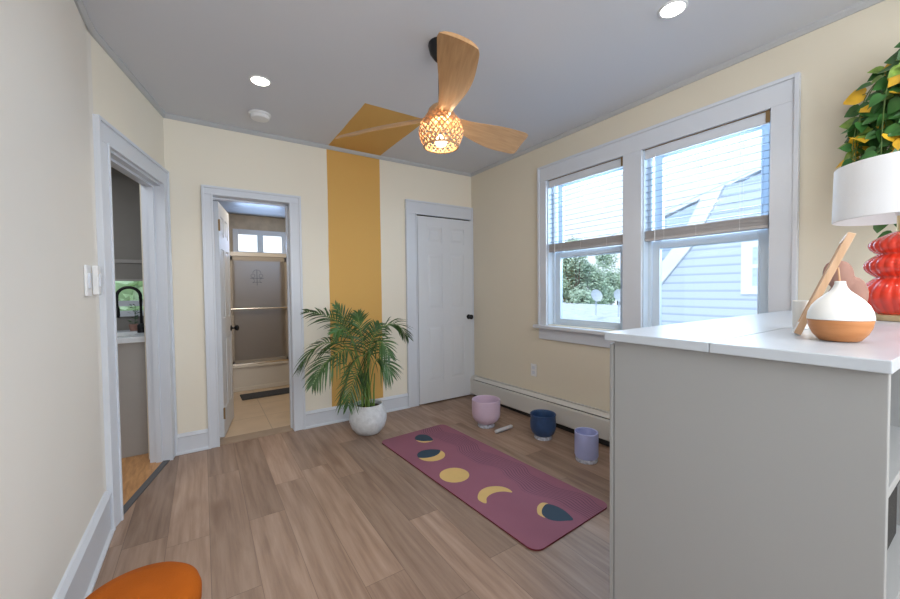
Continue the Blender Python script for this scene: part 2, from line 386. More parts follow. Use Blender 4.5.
# casings ------------------------------------------------------------
def casing(name, x0, x1, o0, o1, zt, ztop, mx, th=.022, left=True, right=True):
    """opening o0..o1, outer edges x0..x1 (local along-wall, off, z)"""
    l = [((x0, 0, 0), (o0, th, zt)), ((o1, 0, 0), (x1, th, zt)), ((x0, 0, zt+.0005), (x1, th, ztop))]
    # inner bead and outer back band
    q = .0015
    l += [((o0-.012, 0, 0), (o0+q, th+.006, zt-q)), ((o1-q, 0, 0), (o1+.012, th+.006, zt-q)), ((o0-.012, 0, zt-q), (o1+.012, th+.006, zt+.012))]
    q = .0015
    l += [((x0-q, 0, 0), (x0+.016, th+.01, ztop+q)), ((x1-.016, 0, 0), (x1+q, th+.01, ztop+q)), ((x0+.016, 0, ztop-.016), (x1-.016, th+.01, ztop+q))]
    return struct(name, l, M['trim'], .002, mx)
BW = Matrix(((1, 0, 0, 0), (0, -1, 0, YB), (0, 0, 1, 0), (0, 0, 0, 1)))
casing('trim_6', .012, .737, .085, .645, 1.99, 2.055, BW)
casing('trim_7', 1.762, XR-.002, 1.885, 2.588, 2.02, 2.158, BW)
casing('trim_8', .004, DL+.012, .10, .86, 2.01, 2.125, DW, .018)
# jambs of the bathroom and kitchen openings with stops
struct('trim_9', [((.07, .001, 0), (.0875, -.16, 1.987)), ((.6425, .001, 0), (.66, -.16, 1.987)), ((.07, .001, 1.987), (.66, -.16, 2.004)),
                  ((.645, -.06, 0), (.633, -.10, 1.99)), ((.085, -.06, 1.975), (.645, -.10, 1.988))], M['trim'], mx=BW)
struct('trim_10', [((.085, -.115, 0), (.102, .002, 2.01)), ((.858, -.115, 0), (.875, .002, 2.01)), ((.085, -.115, 1.995), (.875, .002, 2.012)),
                   ((.102, -.04, 0), (.116, -.075, 1.995)), ((.844, -.04, 0), (.858, -.075, 1.995)), ((.102, -.04, 1.981), (.858, -.075, 1.995))], M['trim'], mx=DW)
struct('trim_11', [((.10, -.035, .0), (.86, .004, .006))], M['thresh'], mx=DW)
struct('trim_12', [((.085, YB-.0, .0), (.645, YB+.15, .004))], M['orangefloor'] and mat('wood doorway saddle', (.36, .27, .2), .5, noise=.1))

# six panel doors -----------------------------------------------------
def panel_door(name, w, h, t=.035, both=False):
    """door leaf in local coords x 0..w, y 0..-t (front face at y=-t), z 0..h"""
    bm = bmesh.new(); box(bm, (0, -t+.006, 0), (w, -.006, h))
    st = w*.155; mu = w*.14; pw = (w-2*st-mu)/2
    rows = [(.115*h, .415*h), (.505*h, .805*h), (.862*h, .945*h)]
    for f in ((-t, -t+.008), (-.008, 0)):
        y0, y1 = f
        box(bm, (0, y0, 0), (st, y1, h)); box(bm, (w-st, y0, 0), (w, y1, h)); box(bm, (st+pw, y0, 0), (st+pw+mu, y1, h))
        zs = [0]+[z for r in rows for z in r]+[h]
        for i in range(0, len(zs), 2):
            box(bm, (st, y0, zs[i]), (st+pw, y1, zs[i+1])); box(bm, (st+pw+mu, y0, zs[i]), (w-st, y1, zs[i+1]))
        s = -1 if y0 < -t/2 else 1
        yb = -t+.006 if s < 0 else -.006
        for r in rows:
            for x in (st, st+pw+mu):
                a = [(x+.018, r[0]+.018), (x+pw-.018, r[0]+.018), (x+pw-.018, r[1]-.018), (x+.018, r[1]-.018)]
                b = [(x+.04, r[0]+.04), (x+pw-.04, r[0]+.04), (x+pw-.04, r[1]-.04), (x+.04, r[1]-.04)]
                va = [bm.verts.new((p, yb, q)) for p, q in a]; vb = [bm.verts.new((p, yb+s*.006, q)) for p, q in b]
                bm.faces.new(vb)
                for i in range(4): bm.faces.new((va[i], va[(i+1) % 4], vb[(i+1) % 4], vb[i]))
    return tag(finish(bm, name, M['door'], bev=.0012), kind='structure')
def knob(parent, x, z, y, s=-1):
    bm = bmesh.new(); lathe(bm, [(.026, 0), (.028, .004), (.024, .008), (.010, .012), (.009, .03), (.02, .038), (.027, .05), (.026, .06), (.017, .067), (.004, .07)], 24)
    bmesh.ops.rotate(bm, verts=bm.verts, matrix=Matrix.Rotation(R(90) if s < 0 else R(-90), 3, 'X'))
    bmesh.ops.translate(bm, verts=bm.verts, vec=(x, y, z))
    return finish(bm, 'door_knob', M['black'], parent, smooth='auto')
def hinge(parent, x, z, y):
    o = boxes('hinge', [((x-.004, y-.004, z-.045), (x+.016, y+.004, z+.045)), ((x-.006, y-.010, z-.048), (x+.004, y, z+.048))], M['bronze'], parent)
d1 = panel_door('door_1', .696, 1.988); d1.location = (1.889, YB-.001+.0, .014)
knob(d1, .645, .90, -.035)
for z in (.22, 1.0, 1.78):
    boxes('hinge', [((-.006, -.044, z-.045), (.006, -.034, z+.045))], M['door'], d1)
# dark strip painted as shade behind the leaf edges so that the gaps read dark
struct('door_gap_shade', [((1.886, YB-.004, .001), (2.587, YB-.001, 2.019))], M['shadow_dark'])
d2 = panel_door('door_2', .56, 1.965); d2.location = (.092, YB+.155, .012); d2.rotation_euler = (0, 0, R(79.5))
knob(d2, .505, .87, -.035); knob(d2, .505, .87, 0, 1)
for z in (.20, 1.77): hinge(d2, .0, z, -.035)

# windows -------------------------------------------------------------
yc0, yc1 = .645, 2.452; zc = 2.328
l = []
for a, b, z0, z1 in ((yc0, W2[0], ZB-.02, ZT), (W2[1], W1[0], ZB-.02, ZT), (W1[1], yc1, ZB-.02, ZT), (yc0, yc1, ZT, zc)):
    l.append(((XR-.022, a, z0), (XR, b, z1)))
l += [((XR-.032, yc0-.002, ZB-.02), (XR, yc0+.018, zc+.002)), ((XR-.032, yc1-.018, ZB-.02), (XR, yc1+.002, zc+.002)), ((XR-.032, yc0+.018, zc-.018), (XR, yc1-.018, zc+.002))]
struct('trim_14', l, M['trim'], .002)
struct('trim_15', [((XR-.062, yc0-.03, ZB-.035), (XR+.06, yc1+.035, ZB-.006)), ((XR-.020, yc0, ZB-.135), (XR, yc1, ZB-.035))], M['trim'], .004)
def window(name, y0, y1):
    t = .008
    # jamb liner, then sashes as children
    root = struct(name, [((XR-.0, y0-t, ZB-.006), (XR+.15, y0+t, ZT)), ((XR, y1-t, ZB-.006), (XR+.15, y1+t, ZT)), ((XR, y0, ZT-t), (XR+.15, y1, ZT+t)), ((XR+.06, y0, ZB-.012), (XR+.17, y1, ZB+.012)),
                         ((XR+.055, y0+t, ZB), (XR+.075, y0+.028, ZT)), ((XR+.055, y1-.028, ZB), (XR+.075, y1-t, ZT))], M['sash'])
    def sash(x, z0, z1, rb, rt):
        s = .055; a, b = y0+.024, y1-.024
        f = boxes('window_sash', [((x, a, z0), (x+.03, a+s, z1)), ((x, b-s, z0), (x+.03, b, z1)), ((x, a+s, z0), (x+.03, b-s, z0+rb)), ((x, a+s, z1-rt), (x+.03, b-s, z1)),
                                  ((x-.004, a+s, z0+rb-.01), (x+.004, b-s, z0+rb)), ((x-.004, a+s, z0+rb), (x+.004, a+s-.01, z1-rt)), ((x-.004, b-s, z0+rb), (x+.004, b-s+.01, z1-rt))], M['sash'], root, .003)
        boxes('window_pane', [((x+.012, a+s-.005, z0+rb-.005), (x+.016, b-s+.005, z1-rt+.005))], M['glass'], f)
        return f
    lower = sash(XR+.078, ZB+.006, 1.555, .05, .052)
    sash(XR+.112, 1.50, ZT-.008, .04, .05)
    return root
window('window_1', *W1); window('window_2', *W2)
tag(thing('window_blind', (0, 0, 0), 'x', 'x'))
bpy.data.objects.remove(bpy.data.objects['window_blind'])
def blind(y0, y1, label):
    yc = (y0+y1)/2; w = (y1-y0)/2-.012
    r = thing('window_blind', (XR+.03, yc, 1.56), label, 'window blind', 'white slatted window blinds')
    # coordinates local to the bottom rail
    boxes('valance', [((-.028, -w, .565), (-.018, w, .628)), ((-.018, -w, .59), (.022, w, .625))], M['trim'], r, .002)
    boxes('valance_top_rail', [((-.032, -w-.002, .6285), (.0, w, .634))], M['bronze'], r)
    boxes('valance_bracket', [((-.034, -w-.004, .57), (-.006, -w+.014, .640))], M['bronze'], r)
    bm = bmesh.new(); n = 11
    for i in range(n):
        z = .085+i*.0425; mx = Matrix.Translation((0, 0, z)) @ Matrix.Rotation(R(-12), 4, 'Y')
        box(bm, (-.025, -w+.004, -.0018), (.025, w-.004, .0018), mx)
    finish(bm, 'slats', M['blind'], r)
    bm = bmesh.new()
    for i in range(8):
        z = .014+i*.0068; dx = .002*((i*7) % 3-1); box(bm, (-.025+dx, -w+.002, z), (.025+dx, w-.002, z+.0036))
    box(bm, (-.018, -w+.004, .012), (.018, w-.004, .066))
    finish(bm, 'slat_stack', M['stack'], r)
    boxes('bottom_rail', [((-.026, -w, -.006), (.026, w, .012))], M['stack'], r, .003)
    bm = bmesh.new()
    for y in (-w*.62, w*.05, w*.62):
        for x in (-.026, .026): tube(bm, [(x, y, .0), (x, y, .59)], .0011, 5)
    finish(bm, 'ladder_cords', M['white'], r)
    bm = bmesh.new(); tube(bm, [(-.036, w-.075, .58), (-.036, w-.075, -.02)], .003, 6)
    finish(bm, 'tilt_wand', M['white'], r)
    return r
blind(*W1, 'half-raised white slatted blind in the narrower far window, next to the corner')
blind(*W2, 'half-raised white slatted blind in the window above the shelf unit')

# baseboard heater on the right wall -----------------------------------
r = thing('baseboard_heater', (XR-.035, 1.9, .0), 'long low cream metal baseboard heater along the foot of the window wall', 'heater')
def hz(y, z): return z + (3.43-y)*.020     # the cover follows the slightly sloping floor line
def heatpart(name, prof, m, y0=-.9, y1=3.40, dz=0):
    bm = bmesh.new()
    a = [bm.verts.new((x-r.location.x, y1-1.9, hz(y1, z))) for x, z in prof]; b = [bm.verts.new((x-r.location.x, y0-1.9, hz(y0, z))) for x, z in prof]
    bm.faces.new(a); bm.faces.new(b[::-1]); k = len(prof)
    for i in range(k): bm.faces.new((a[i], a[(i+1) % k], b[(i+1) % k], b[i]))
    return finish(bm, name, m, r)
X = XR
heatpart('back_panel', [(X-.002, .03), (X-.002, .235), (X-.020, .235), (X-.012, .225), (X-.012, .03)], M['heater'], y1=3.44)
heatpart('front_cover', [(X-.058, .024), (X-.066, .030), (X-.066, .175), (X-.060, .190), (X-.054, .190), (X-.059, .172), (X-.059, .030)], M['heater'], y1=3.44)
heatpart('damper', [(X-.016, .226), (X-.062, .206), (X-.064, .200), (X-.018, .219)], M['heater'], y1=3.44)
heatpart('fins', [(X-.003, -.03), (X-.003, .18), (X-.052, .18), (X-.052, .05), (X-.030, -.03)], M['shadow_dark'], y1=3.43)  # heater fins, black down to the floor as painted shade under the cover
heatpart('end_cap', [(X-.002, .03), (X-.002, .238), (X-.05, .222), (X-.068, .195), (X-.068, .03)], M['heater'], y0=3.425, y1=3.47)
tag(boxes('floor_outlet', [], M['white']))
bpy.data.objects.remove(bpy.data.objects['floor_outlet'])

r = thing('wall_outlet', (XR-.001, 2.534, .453), 'small white electrical outlet low on the window wall above the heater', 'outlet')
boxes('cover_plate', [((-.006, -.036, -.058), (0, .036, .058))], M['white'], r, .002)
boxes('socket', [((-.009, -.017, .008), (-.004, .017, .038)), ((-.009, -.017, -.038), (-.004, .017, -.008))], M['trim'], r, .001)

# light switches on the near left wall
for y, z, lab in ((2.34, 1.29, 'white double light switch plate on the near left wall, farther from the doorway casing'), (2.475, 1.295, 'slim white wall control right beside the kitchen doorway casing')):
    r = thing('light_switch', (XN+.001, y, z), lab, 'switch')
    boxes('cover_plate', [((0, -.045, -.07), (.010, .035, .07))] if y < 2.4 else [((0, -.03, -.07), (.022, .03, .07))], M['white'], r, .003)
    boxes('rocker', [((.008, -.02, -.035), (.016, .012, .035))] if y < 2.4 else [((.02, -.012, -.03), (.028, .012, .03))], M['trim'], r, .002)

# downlights and smoke detector ----------------------------------------
def downlight(x, y, label):
    r = thing('downlight', (x, y, H), label, 'ceiling light', 'recessed ceiling lights')
    revolve('trim_ring', [(.050, -.003), (.051, -.006), (.060, -.005), (.063, 0)], M['white'], r, 40, capb=False, capt=False)
    revolve('lens', [(.051, -.004), (.001, -.005)], M['lampglow'], r, 40, capb=False)
    return r
downlight(.335, 2.64, 'round lit downlight in the ceiling near the bathroom doorway')
downlight(1.895, .93, 'round lit downlight in the ceiling in front of the window wall')
r = thing('smoke_detector', (.39, 3.14, H), 'round white smoke detector on the ceiling above the bathroom door', 'smoke detector')
revolve('base_plate', [(.075, 0), (.075, -.010), (.06, -.012)], M['white'], r, 40)
revolve('cover', [(.064, -.010), (.066, -.026), (.058, -.036), (.020, -.040)], M['white'], r, 40)

# ceiling fan ------------------------------------------------------------
FC = Vector((1.10, 1.74, 0)); FZ = 2.155
r = thing('ceiling_fan', (FC.x, FC.y, H), 'three-blade honey wood ceiling fan with a woven rattan light shade', 'ceiling fan')
revolve('canopy', [(.062, 0), (.064, -.01), (.055, -.05), (.03, -.085), (.014, -.095)], M['black'], r, 36)
bm = bmesh.new(); tube(bm, [(0, 0, -.08), (0, 0, -.33)], .012, 16); finish(bm, 'downrod', M['black'], r, smooth='auto')
revolve('motor_housing', [(.02, -.325), (.05, -.332), (.066, -.35), (.072, -.37), (.072, -.39), (.06, -.41)], M['blade'], r, 40)
def blade(ang):
    bm = bmesh.new(); n = 26; m_ = 10; top = []; bot = []
    for i in range(n+1):
        t = i/n; rr = .045+t*.585
        hw = .036+.052*(1-math.cos(min(1, t/.80)*PI))/2*1.0
        if t < .12: hw = .05-(.014)*(t/.12)
        if t > .94: hw *= 1-.10*((t-.94)/.06)**2
        tw = R(-(31-6*t)); c = math.cos(tw); s = math.sin(tw)
        sweep = .020*math.sin(t*PI)
        ra, rb = [], []
        for j in range(m_+1):
            u = (j/m_*2-1); y = u*hw+sweep; camber = .010*(1-u*u); th = .006*(1-u**4)+.0015
            slant = (-.026*(u*.5+.5)+.006*u**6)*max(0, (t-.75)/.25)
            for L_, zz in ((ra, camber+th), (rb, camber-th)):
                L_.append(bm.verts.new((rr-slant, y*c-zz*s, y*s+zz*c+.010*math.sin(t*PI*.9))))
        top.append(ra); bot.append(rb)
    for i in range(n):
        for j in range(m_):
            bm.faces.new((top[i][j], top[i+1][j], top[i+1][j+1], top[i][j+1])); bm.faces.new((bot[i][j], bot[i][j+1], bot[i+1][j+1], bot[i+1][j]))
        bm.faces.new((top[i][0], bot[i][0], bot[i+1][0], top[i+1][0])); bm.faces.new((top[i][m_], top[i+1][m_], bot[i+1][m_], bot[i][m_]))
    for e_ in (0, n):
        for j in range(m_): bm.faces.new((top[e_][j], top[e_][j+1], bot[e_][j+1], bot[e_][j]))
    o = finish(bm, 'fan_blade', M['blade'], r, smooth='auto'); o.location = (0, 0, FZ-H); o.rotation_euler = (0, 0, R(ang)); return o
for a in (-116, 4, 124): blade(a)
# woven shade: two families of helical ribbons plus rims
def shade_r(t):   # t 0 top .. 1 bottom
    return .078+.043*math.sin(min(1, t*1.7)*PI/2)-(.030*max(0, (t-.45)/.55)**2)
bm = bmesh.new(); ZT_, ZB_ = -.378, -.545
for fam in (1, -1):
    for k in range(24):
        a0 = 2*PI*k/24; pts = []
        for i in range(17):
            t = i/16; a = a0+fam*t*1.25; rr = shade_r(t)+(.0016 if (i+k) % 2 == 0 else -.0016)*fam
            pts.append((rr*math.cos(a), rr*math.sin(a), ZT_+(ZB_-ZT_)*t))
        L_ = len(pts); rows = []
        for i, p in enumerate(pts):
            a = math.atan2(p[1], p[0]); tx = Vector((-math.sin(a), math.cos(a), 0))*.0044
            q = Vector(p); rows.append((bm.verts.new(q-tx), bm.verts.new(q+tx)))
        for i in range(L_-1): bm.faces.new((rows[i][0], rows[i][1], rows[i+1][1], rows[i+1][0]))
for t in (0, .2, .4, .6, .8):
    rr = shade_r(t)-.002; z = ZT_+(ZB_-ZT_)*t
    tube(bm, [(rr*math.cos(a*PI/24), rr*math.sin(a*PI/24), z) for a in range(49)], .0016, 5, False)
rr = shade_r(1); tube(bm, [(rr*math.cos(a*PI/24), rr*math.sin(a*PI/24), ZB_) for a in range(49)], .006, 8, False)
finish(bm, 'rattan_shade', M['rattan'], r)
revolve('bulb_socket', [(.016, -.40), (.016, -.43), (.010, -.44)], M['brass'], r, 24)
revolve('bulb', [(.012, -.485), (.020, -.495), (.030, -.510), (.032, -.522), (.025, -.538), (.008, -.545)], M['bulb'], r, 28)

# bathroom --------------------------------------------------------------
BX0, BX1, BY0, BY1, BZ = -.02, 1.10, YB+.15, 5.95, 2.29
struct('wall_bathroom', [((BX0-.1, BY0, 0), (BX0, BY1+.1, BZ)), ((BX1, BY0, 0), (BX1+.1, BY1+.1, BZ)),
                         ((BX0-.1, BY1, 0), (BX1+.1, BY1+.1, 1.78)), ((BX0-.1, BY1, 2.035), (BX1+.1, BY1+.1, BZ)), ((BX0-.1, BY1, 1.78), (.41, BY1+.1, 2.035)), ((1.0, BY1, 1.78), (BX1+.1, BY1+.1, 2.035))], M['bathtile'])
struct('floor_bathroom', [((BX0-.1, YB+.15, -.12), (BX1+.1, BY1+.1, .002))], M['bathfloor'])
struct('ceiling_bathroom', [((BX0-.1, BY0, BZ), (BX1+.1, BY1+.1, BZ+.1))], M['tin'])
w3 = struct('window_3', [((.365, BY1-.02, 1.72), (.43, BY1+.03, 2.09)), ((.985, BY1-.02, 1.72), (1.05, BY1+.03, 2.09)), ((.43, BY1-.02, 2.02), (.985, BY1+.03, 2.09)), ((.43, BY1-.02, 1.72), (.985, BY1+.03, 1.785))], M['trim'], .004)
boxes('window_mullion', [((.665, BY1-.025, 1.785), (.74, BY1+.03, 2.02))], M['sash'], w3, .003)
for a, b in ((.43, .665), (.74, .985)):
    boxes('window_pane', [((a, BY1+.01, 1.785), (b, BY1+.016, 2.02))], M['milky'], w3)
r = thing('bathtub', (.54, 5.25, .002), 'white enamel bathtub with a plain apron behind the frosted sliding doors', 'bathtub')
boxes('apron', [((-.555, 0, 0), (.555, .03, .285)), ((-.555, -.012, 0), (.555, .0, .05))], M['tub'], r, .008)
boxes('rim', [((-.555, -.015, .285), (.555, .08, .315)), ((-.555, .60, .285), (.555, .69, .315)), ((-.555, .08, .285), (-.49, .60, .315)), ((.49, .08, .285), (.555, .60, .315))], M['tub'], r, .008)
boxes('basin', [((-.49, .08, .03), (.49, .60, .05)), ((-.50, .06, .03), (.50, .08, .3)), ((-.50, .60, .03), (.50, .62, .3)), ((-.50, .08, .03), (-.48, .60, .3)), ((.48, .08, .03), (.50, .60, .3))], M['tub'], r)
r = thing('shower_screen', (.54, 5.27, .318), 'frosted glass sliding shower doors in a pale metal frame over the tub', 'shower door')
boxes('header_rail', [((-.55, -.025, 1.345), (.55, .035, 1.395))], M['tub'], r, .004)
boxes('track', [((-.55, -.02, 0), (.55, .03, .025))], M['chrome'], r, .003)
boxes('side_post', [((.39, -.02, .025), (.415, .02, 1.345))], M['chrome'], r); boxes('side_post', [((-.55, -.02, .025), (-.53, .02, 1.345))], M['chrome'], r)
for k, (x0, x1, y) in enumerate(((-.26, .385, -.012), (.30, .55, .012), (-.53, -.2, .012))):
    f = boxes('sliding_panel_frame', [((x0, y-.006, .03), (x0+.03, y+.006, 1.34)), ((x1-.03, y-.006, .03), (x1, y+.006, 1.34)), ((x0, y-.006, 1.29), (x1, y+.006, 1.34)), ((x0, y-.006, .03), (x1, y+.006, .06))], M['screen_frame'], r)
    boxes('glass_panel', [((x0+.028, y-.003, .058), (x1-.028, y+.003, 1.292))], M['frosted'], f)
bm = bmesh.new(); tube(bm, [(-.30, -.05, .70), (.41, -.05, .70)], .010, 12)
for x in (-.25, .36): tube(bm, [(x, -.05, .70), (x, -.012, .70)], .007, 8)
finish(bm, 'towel_bar', M['chrome'], r, smooth='auto')
bm = bmesh.new(); cx, cz = .035, 1.075     # etched cross emblem on the glass
def arc(c, rad, a0, a1, n=14): return [(c[0]+rad*math.cos(R(a0+(a1-a0)*i/n)), -.019, c[1]+rad*math.sin(R(a0+(a1-a0)*i/n))) for i in range(n+1)]
tube(bm, [(cx, -.019, cz-.09), (cx, -.019, cz+.10)], .003, 5); tube(bm, [(cx-.075, -.019, cz), (cx+.075, -.019, cz)], .003, 5)
tube(bm, [(cx-.05, -.019, cz-.05), (cx+.05, -.019, cz-.05)], .0025, 5)
tube(bm, arc((cx, cz+.06), .045, 0, 180), .0025, 5)
for s in (-1, 1): tube(bm, arc((cx+s*.045, cz+.03), .022, 0, 360), .0022, 5); tube(bm, arc((cx+s*.06, cz-.03), .03, 90, 90+s*160), .0022, 5)
finish(bm, 'etched_emblem', M['etch'], r)
bm = bmesh.new(); mx = Matrix.Rotation(R(1.5), 4, 'Z')
box(bm, (-.38, -.12, 0), (.38, .12, .016), mx)
o = finish(bm, 'bath_mat', M['dark_mat'], bev=.006); o.location = (.72, 4.92, .003)
tag(o, 'narrow dark charcoal bath mat on beige tiles in front of the tub', 'bath mat')

# kitchen ---------------------------------------------------------------
KX0, KX1, KY0, KY1, KZ = -2.4, -.315, .9, 4.4, 2.45
struct('floor_kitchen', [((KX0, KY0, -.12), (XN-.17, KY1, .002)), ((XN-.17, 2.58, -.12), (-.30, KY1, -.001))], M['orangefloor'])
bm = bmesh.new(); pts = [A-nrm*.03+d*-.05, A-nrm*.03+d*DL, Vector((XN-.17, 2.56, 0)), Vector((XN-.17, KY1, 0)), Vector((KX1, KY1, 0)), Vector((KX1, YB+.14, 0))]
bm.faces.new([bm.verts.new((p.x, p.y, .0025)) for p in pts])
tag(finish(bm, 'floor_kitchen_doorway', M['orangefloor']), kind='structure')
struct('wall_kitchen', [((KX1, YB+.15, 0), (BX0-.1, KY1+.1, KZ)), ((KX0-.1, KY0, 0), (KX0, KY1+.1, KZ)), ((KX0, KY0-.1, 0), (XN-.16, KY0, KZ)),
                        ((KX0, KY1, 0), (KX1, KY1+.1, 1.06)), ((KX0, KY1, 1.62), (KX1, KY1+.1, KZ)), ((KX0, KY1, 1.06), (-1.2, KY1+.1, 1.62)), ((-.36, KY1, 1.06), (KX1, KY1+.1, 1.62))], M['taupe'])
struct('ceiling_kitchen', [((KX0-.1, KY0-.1, KZ), (XN-.16, KY1+.1, KZ+.1)), ((XN-.16, YB+.165, KZ), (KX1, KY1+.1, KZ+.1)), ((XN-.16, 2.62, KZ), (-.58, YB+.165, KZ+.09))], M['taupe'])
w4 = struct('window_4', [((-1.24, KY1-.02, 1.02), (-.34, KY1+.02, 1.07)), ((-1.24, KY1-.02, 1.07), (-1.19, KY1+.02, 1.66)), ((-.40, KY1-.02, 1.07), (-.35, KY1+.02, 1.66)), ((-1.2, KY1+.01, 1.11), (-.4, KY1+.04, 1.16))], M['trim'])
boxes('window_pane', [((-1.2, KY1+.03, 1.07), (-.38, KY1+.035, 1.66))], M['glass'], w4)
r = thing('roller_shade', (-.80, KY1-.04, 1.335), 'grey fabric shade pulled partly down over the kitchen window', 'window shade')
boxes('fabric', [((-.44, -.004, .012), (.42, 0, .90))], M['taupe'], r)
boxes('hem_bar', [((-.44, -.012, 0), (.42, .006, .018))], M['kitchen_cab'], r)
boxes('upper_fold', [((-.44, -.012, .16), (.42, -.004, .19))], M['kitchen_cab'], r)
r = thing('kitchen_cabinet', (-1.1, 3.66, .003), 'plain grey kitchen base cabinet seen through the left doorway', 'cabinet')
boxes('carcass', [((-.9, 0, 0), (.765, .60, .855))], M['kitchen_cab'], r, .002)
boxes('end_panel', [((.30, -.012, 0), (.765, 0, .855))], M['kitchen_cab'], r, .001)
r = thing('kitchen_countertop', (-1.1, 3.64, .858), 'white stone countertop with an undermount sink under the kitchen window', 'countertop')
boxes('slab', [((-.92, -.01, 0), (.41, .12, .042)), ((-.92, .50, 0), (.78, .735, .042)), ((.64, .12, 0), (.78, .50, .042)), ((-.92, .12, 0), (.0, .50, .042)), ((.41, -.01, 0), (.78, .12, .042))], M['counter'], r, .003)
boxes('sink_bowl', [((.0, .12, .001), (.64, .50, .012))], M['chrome'], r)
r = thing('kitchen_faucet', (-.43, 4.02, .900), 'black gooseneck kitchen faucet standing at the sink', 'faucet')
revolve('base', [(.028, 0), (.028, .06), (.018, .075)], M['black'], r, 20)
bm = bmesh.new(); tube(bm, [(0, 0, .06), (0, 0, .30)]+[(-.075+.075*math.cos(R(a)), 0, .30+.075*math.sin(R(a))) for a in range(10, 180, 10)]+[(-.15, 0, .30), (-.15, 0, .21)], .012, 12)
finish(bm, 'neck', M['black'], r, smooth='auto')
revolve('spray_head', [(.014, .13), (.018, .15), (.016, .215)], M['black'], r, 16, c=(-.15, 0, 0))
bm = bmesh.new(); tube(bm, [(0, 0, .045), (.03, -.055, .06)], .007, 8); finish(bm, 'handle', M['black'], r)
r = thing('kitchen_plant', (-.50, 4.27, .900), 'small leafy plant in a brown pot on the kitchen windowsill side of the counter', 'plant')
revolve('pot', [(.035, 0), (.045, .05), (.042, .055)], M['terracotta'], r, 20)
bm = bmesh.new()
for i in range(26):
    a = random.uniform(0, 2*PI); rr = random.uniform(.005, .05); z = .06+random.uniform(.0, .17)
    c = Vector((rr*math.cos(a), rr*math.sin(a), z)); u = Vector((math.cos(a), math.sin(a), .4))*.022; v = Vector((-math.sin(a), math.cos(a), random.uniform(-.4, .4)))*.009
    bm.faces.new([bm.verts.new(c-u), bm.verts.new(c+v), bm.verts.new(c+u), bm.verts.new(c-v)])
tube(bm, [(0, 0, .05), (.005, 0, .22)], .002, 5)
finish(bm, 'foliage', M['palm'], r)
o = revolve('counter_jar', [(.04, 0), (.045, .01), (.045, .07), (.03, .085), (.03, .095)], M['black'], None, 20)
o.location = (-.68, 4.25, .900); tag(o, 'small black jar at the back of the kitchen counter by the sink', 'jar')

# yoga mat --------------------------------------------------------------
L_ = Vector((.0562, -.9984)); W_ = Vector((.9984, .0562)); C_ = Vector((1.53, 2.04))
def rr_rect(w, h, rad, n=8):
    out = []
    for cx, cy, a0 in ((w-rad, h-rad, 0), (-w+rad, h-rad, 90), (-w+rad, -h+rad, 180), (w-rad, -h+rad, 270)):
        for i in range(n+1):
            a = R(a0+90*i/n); out.append((cx+rad*math.cos(a), cy+rad*math.sin(a)))
    return out
bm = bmesh.new(); ol = rr_rect(.316, .812, .055)
def yv(p, z): return bm.verts.new((p[0], -p[1], z))   # local x along W, local -y along L
t_ = [yv(p, .0075) for p in ol]; b_ = [yv(p, 0) for p in ol]
bm.faces.new(t_).material_index = 0; bm.faces.new(b_[::-1]).material_index = 1
for i in range(len(ol)): bm.faces.new((t_[i], b_[i], b_[(i+1) % len(ol)], t_[(i+1) % len(ol)])).material_index = 1
def shape(pts, mi, z=.0078): bm.faces.new([yv(p, z) for p in pts]).material_index = mi
def circ(cx, cy, rad, a0=0, a1=360, n=40): return [(cx+rad*math.cos(R(a0+(a1-a0)*i/n)), cy+rad*math.sin(R(a0+(a1-a0)*i/n))) for i in range(n+(a1-a0 < 360))]
shape(circ(-.174, .0, .098), 2)
def cr(pts, n=6):   # closed catmull-rom
    out = []; k = len(pts)
    for s in range(k):
        p0, p1, p2, p3 = (Vector(pts[(s+j-1) % k]) for j in range(4))
        for i in range(n):
            t = i/n; out.append(tuple(.5*((2*p1)+(p2-p0)*t+(2*p0-5*p1+4*p2-p3)*t*t+(3*p1-p0-3*p2+p3)*t**3)))
    return out
def lens(tip0, tip1, b0, b1, n=16):
    """two arcs between tips, bulging b0 and b1 to the same side of the chord"""
    a = Vector(tip0); b = Vector(tip1); c = b-a; q = Vector((-c.y, c.x)).normalized(); out = []
    for i in range(n+1): t = i/n; out.append(tuple(a+c*t+q*b0*4*t*(1-t)*(1-.25*(1-4*t*(1-t)))))
    for i in range(1, n): t = 1-i/n; out.append(tuple(a+c*t+q*b1*4*t*(1-t)))
    return out
shape(cr([(-.072, -.655), (-.045, -.705), (.008, -.727), (.045, -.695), (.056, -.64), (.034, -.558), (-.010, -.572), (-.048, -.600)]), 3)
shape(cr([(-.075, -.645), (-.050, -.603), (-.010, -.574), (.034, -.556), (.004, -.546), (-.040, -.556), (-.070, -.592)], 5), 2, .00775)
shape(cr([(-.226, -.370), (-.198, -.422), (-.148, -.444), (-.095, -.435), (-.053, -.405), (-.030, -.366), (-.064, -.330), (-.113, -.312), (-.167, -.318), (-.208, -.340)]), 3, .0079)
shape(circ(-.128, -.338, .100), 2)
shape(cr([(-.241, .320), (-.207, .276), (-.155, .248), (-.094, .250), (-.040, .285), (-.018, .335), (-.028, .382), (-.060, .345), (-.105, .322), (-.150, .320), (-.192, .335), (-.230, .372)]), 2)
shape(cr([(-.066, .606), (-.022, .571), (.026, .562), (.046, .590), (.007, .592), (-.030, .610), (-.068, .665), (-.078, .632)]), 2)
shape(cr([(.037, .588), (.055, .610), (.066, .655), (.058, .710), (.033, .765), (-.006, .748), (-.047, .719), (-.068, .682), (-.063, .642), (-.036, .612), (.004, .592)]), 3, .0079)
o = finish(bm, 'yoga_mat', [M['yoga'], M['yoga_edge'], M['gold'], M['navy']])
o.location = (C_.x, C_.y, .001); o.rotation_euler = (0, 0, math.atan2(W_.y, W_.x))
tag(o, 'plum yoga mat printed with gold and dark moon phases lying on the plank floor', 'yoga mat')

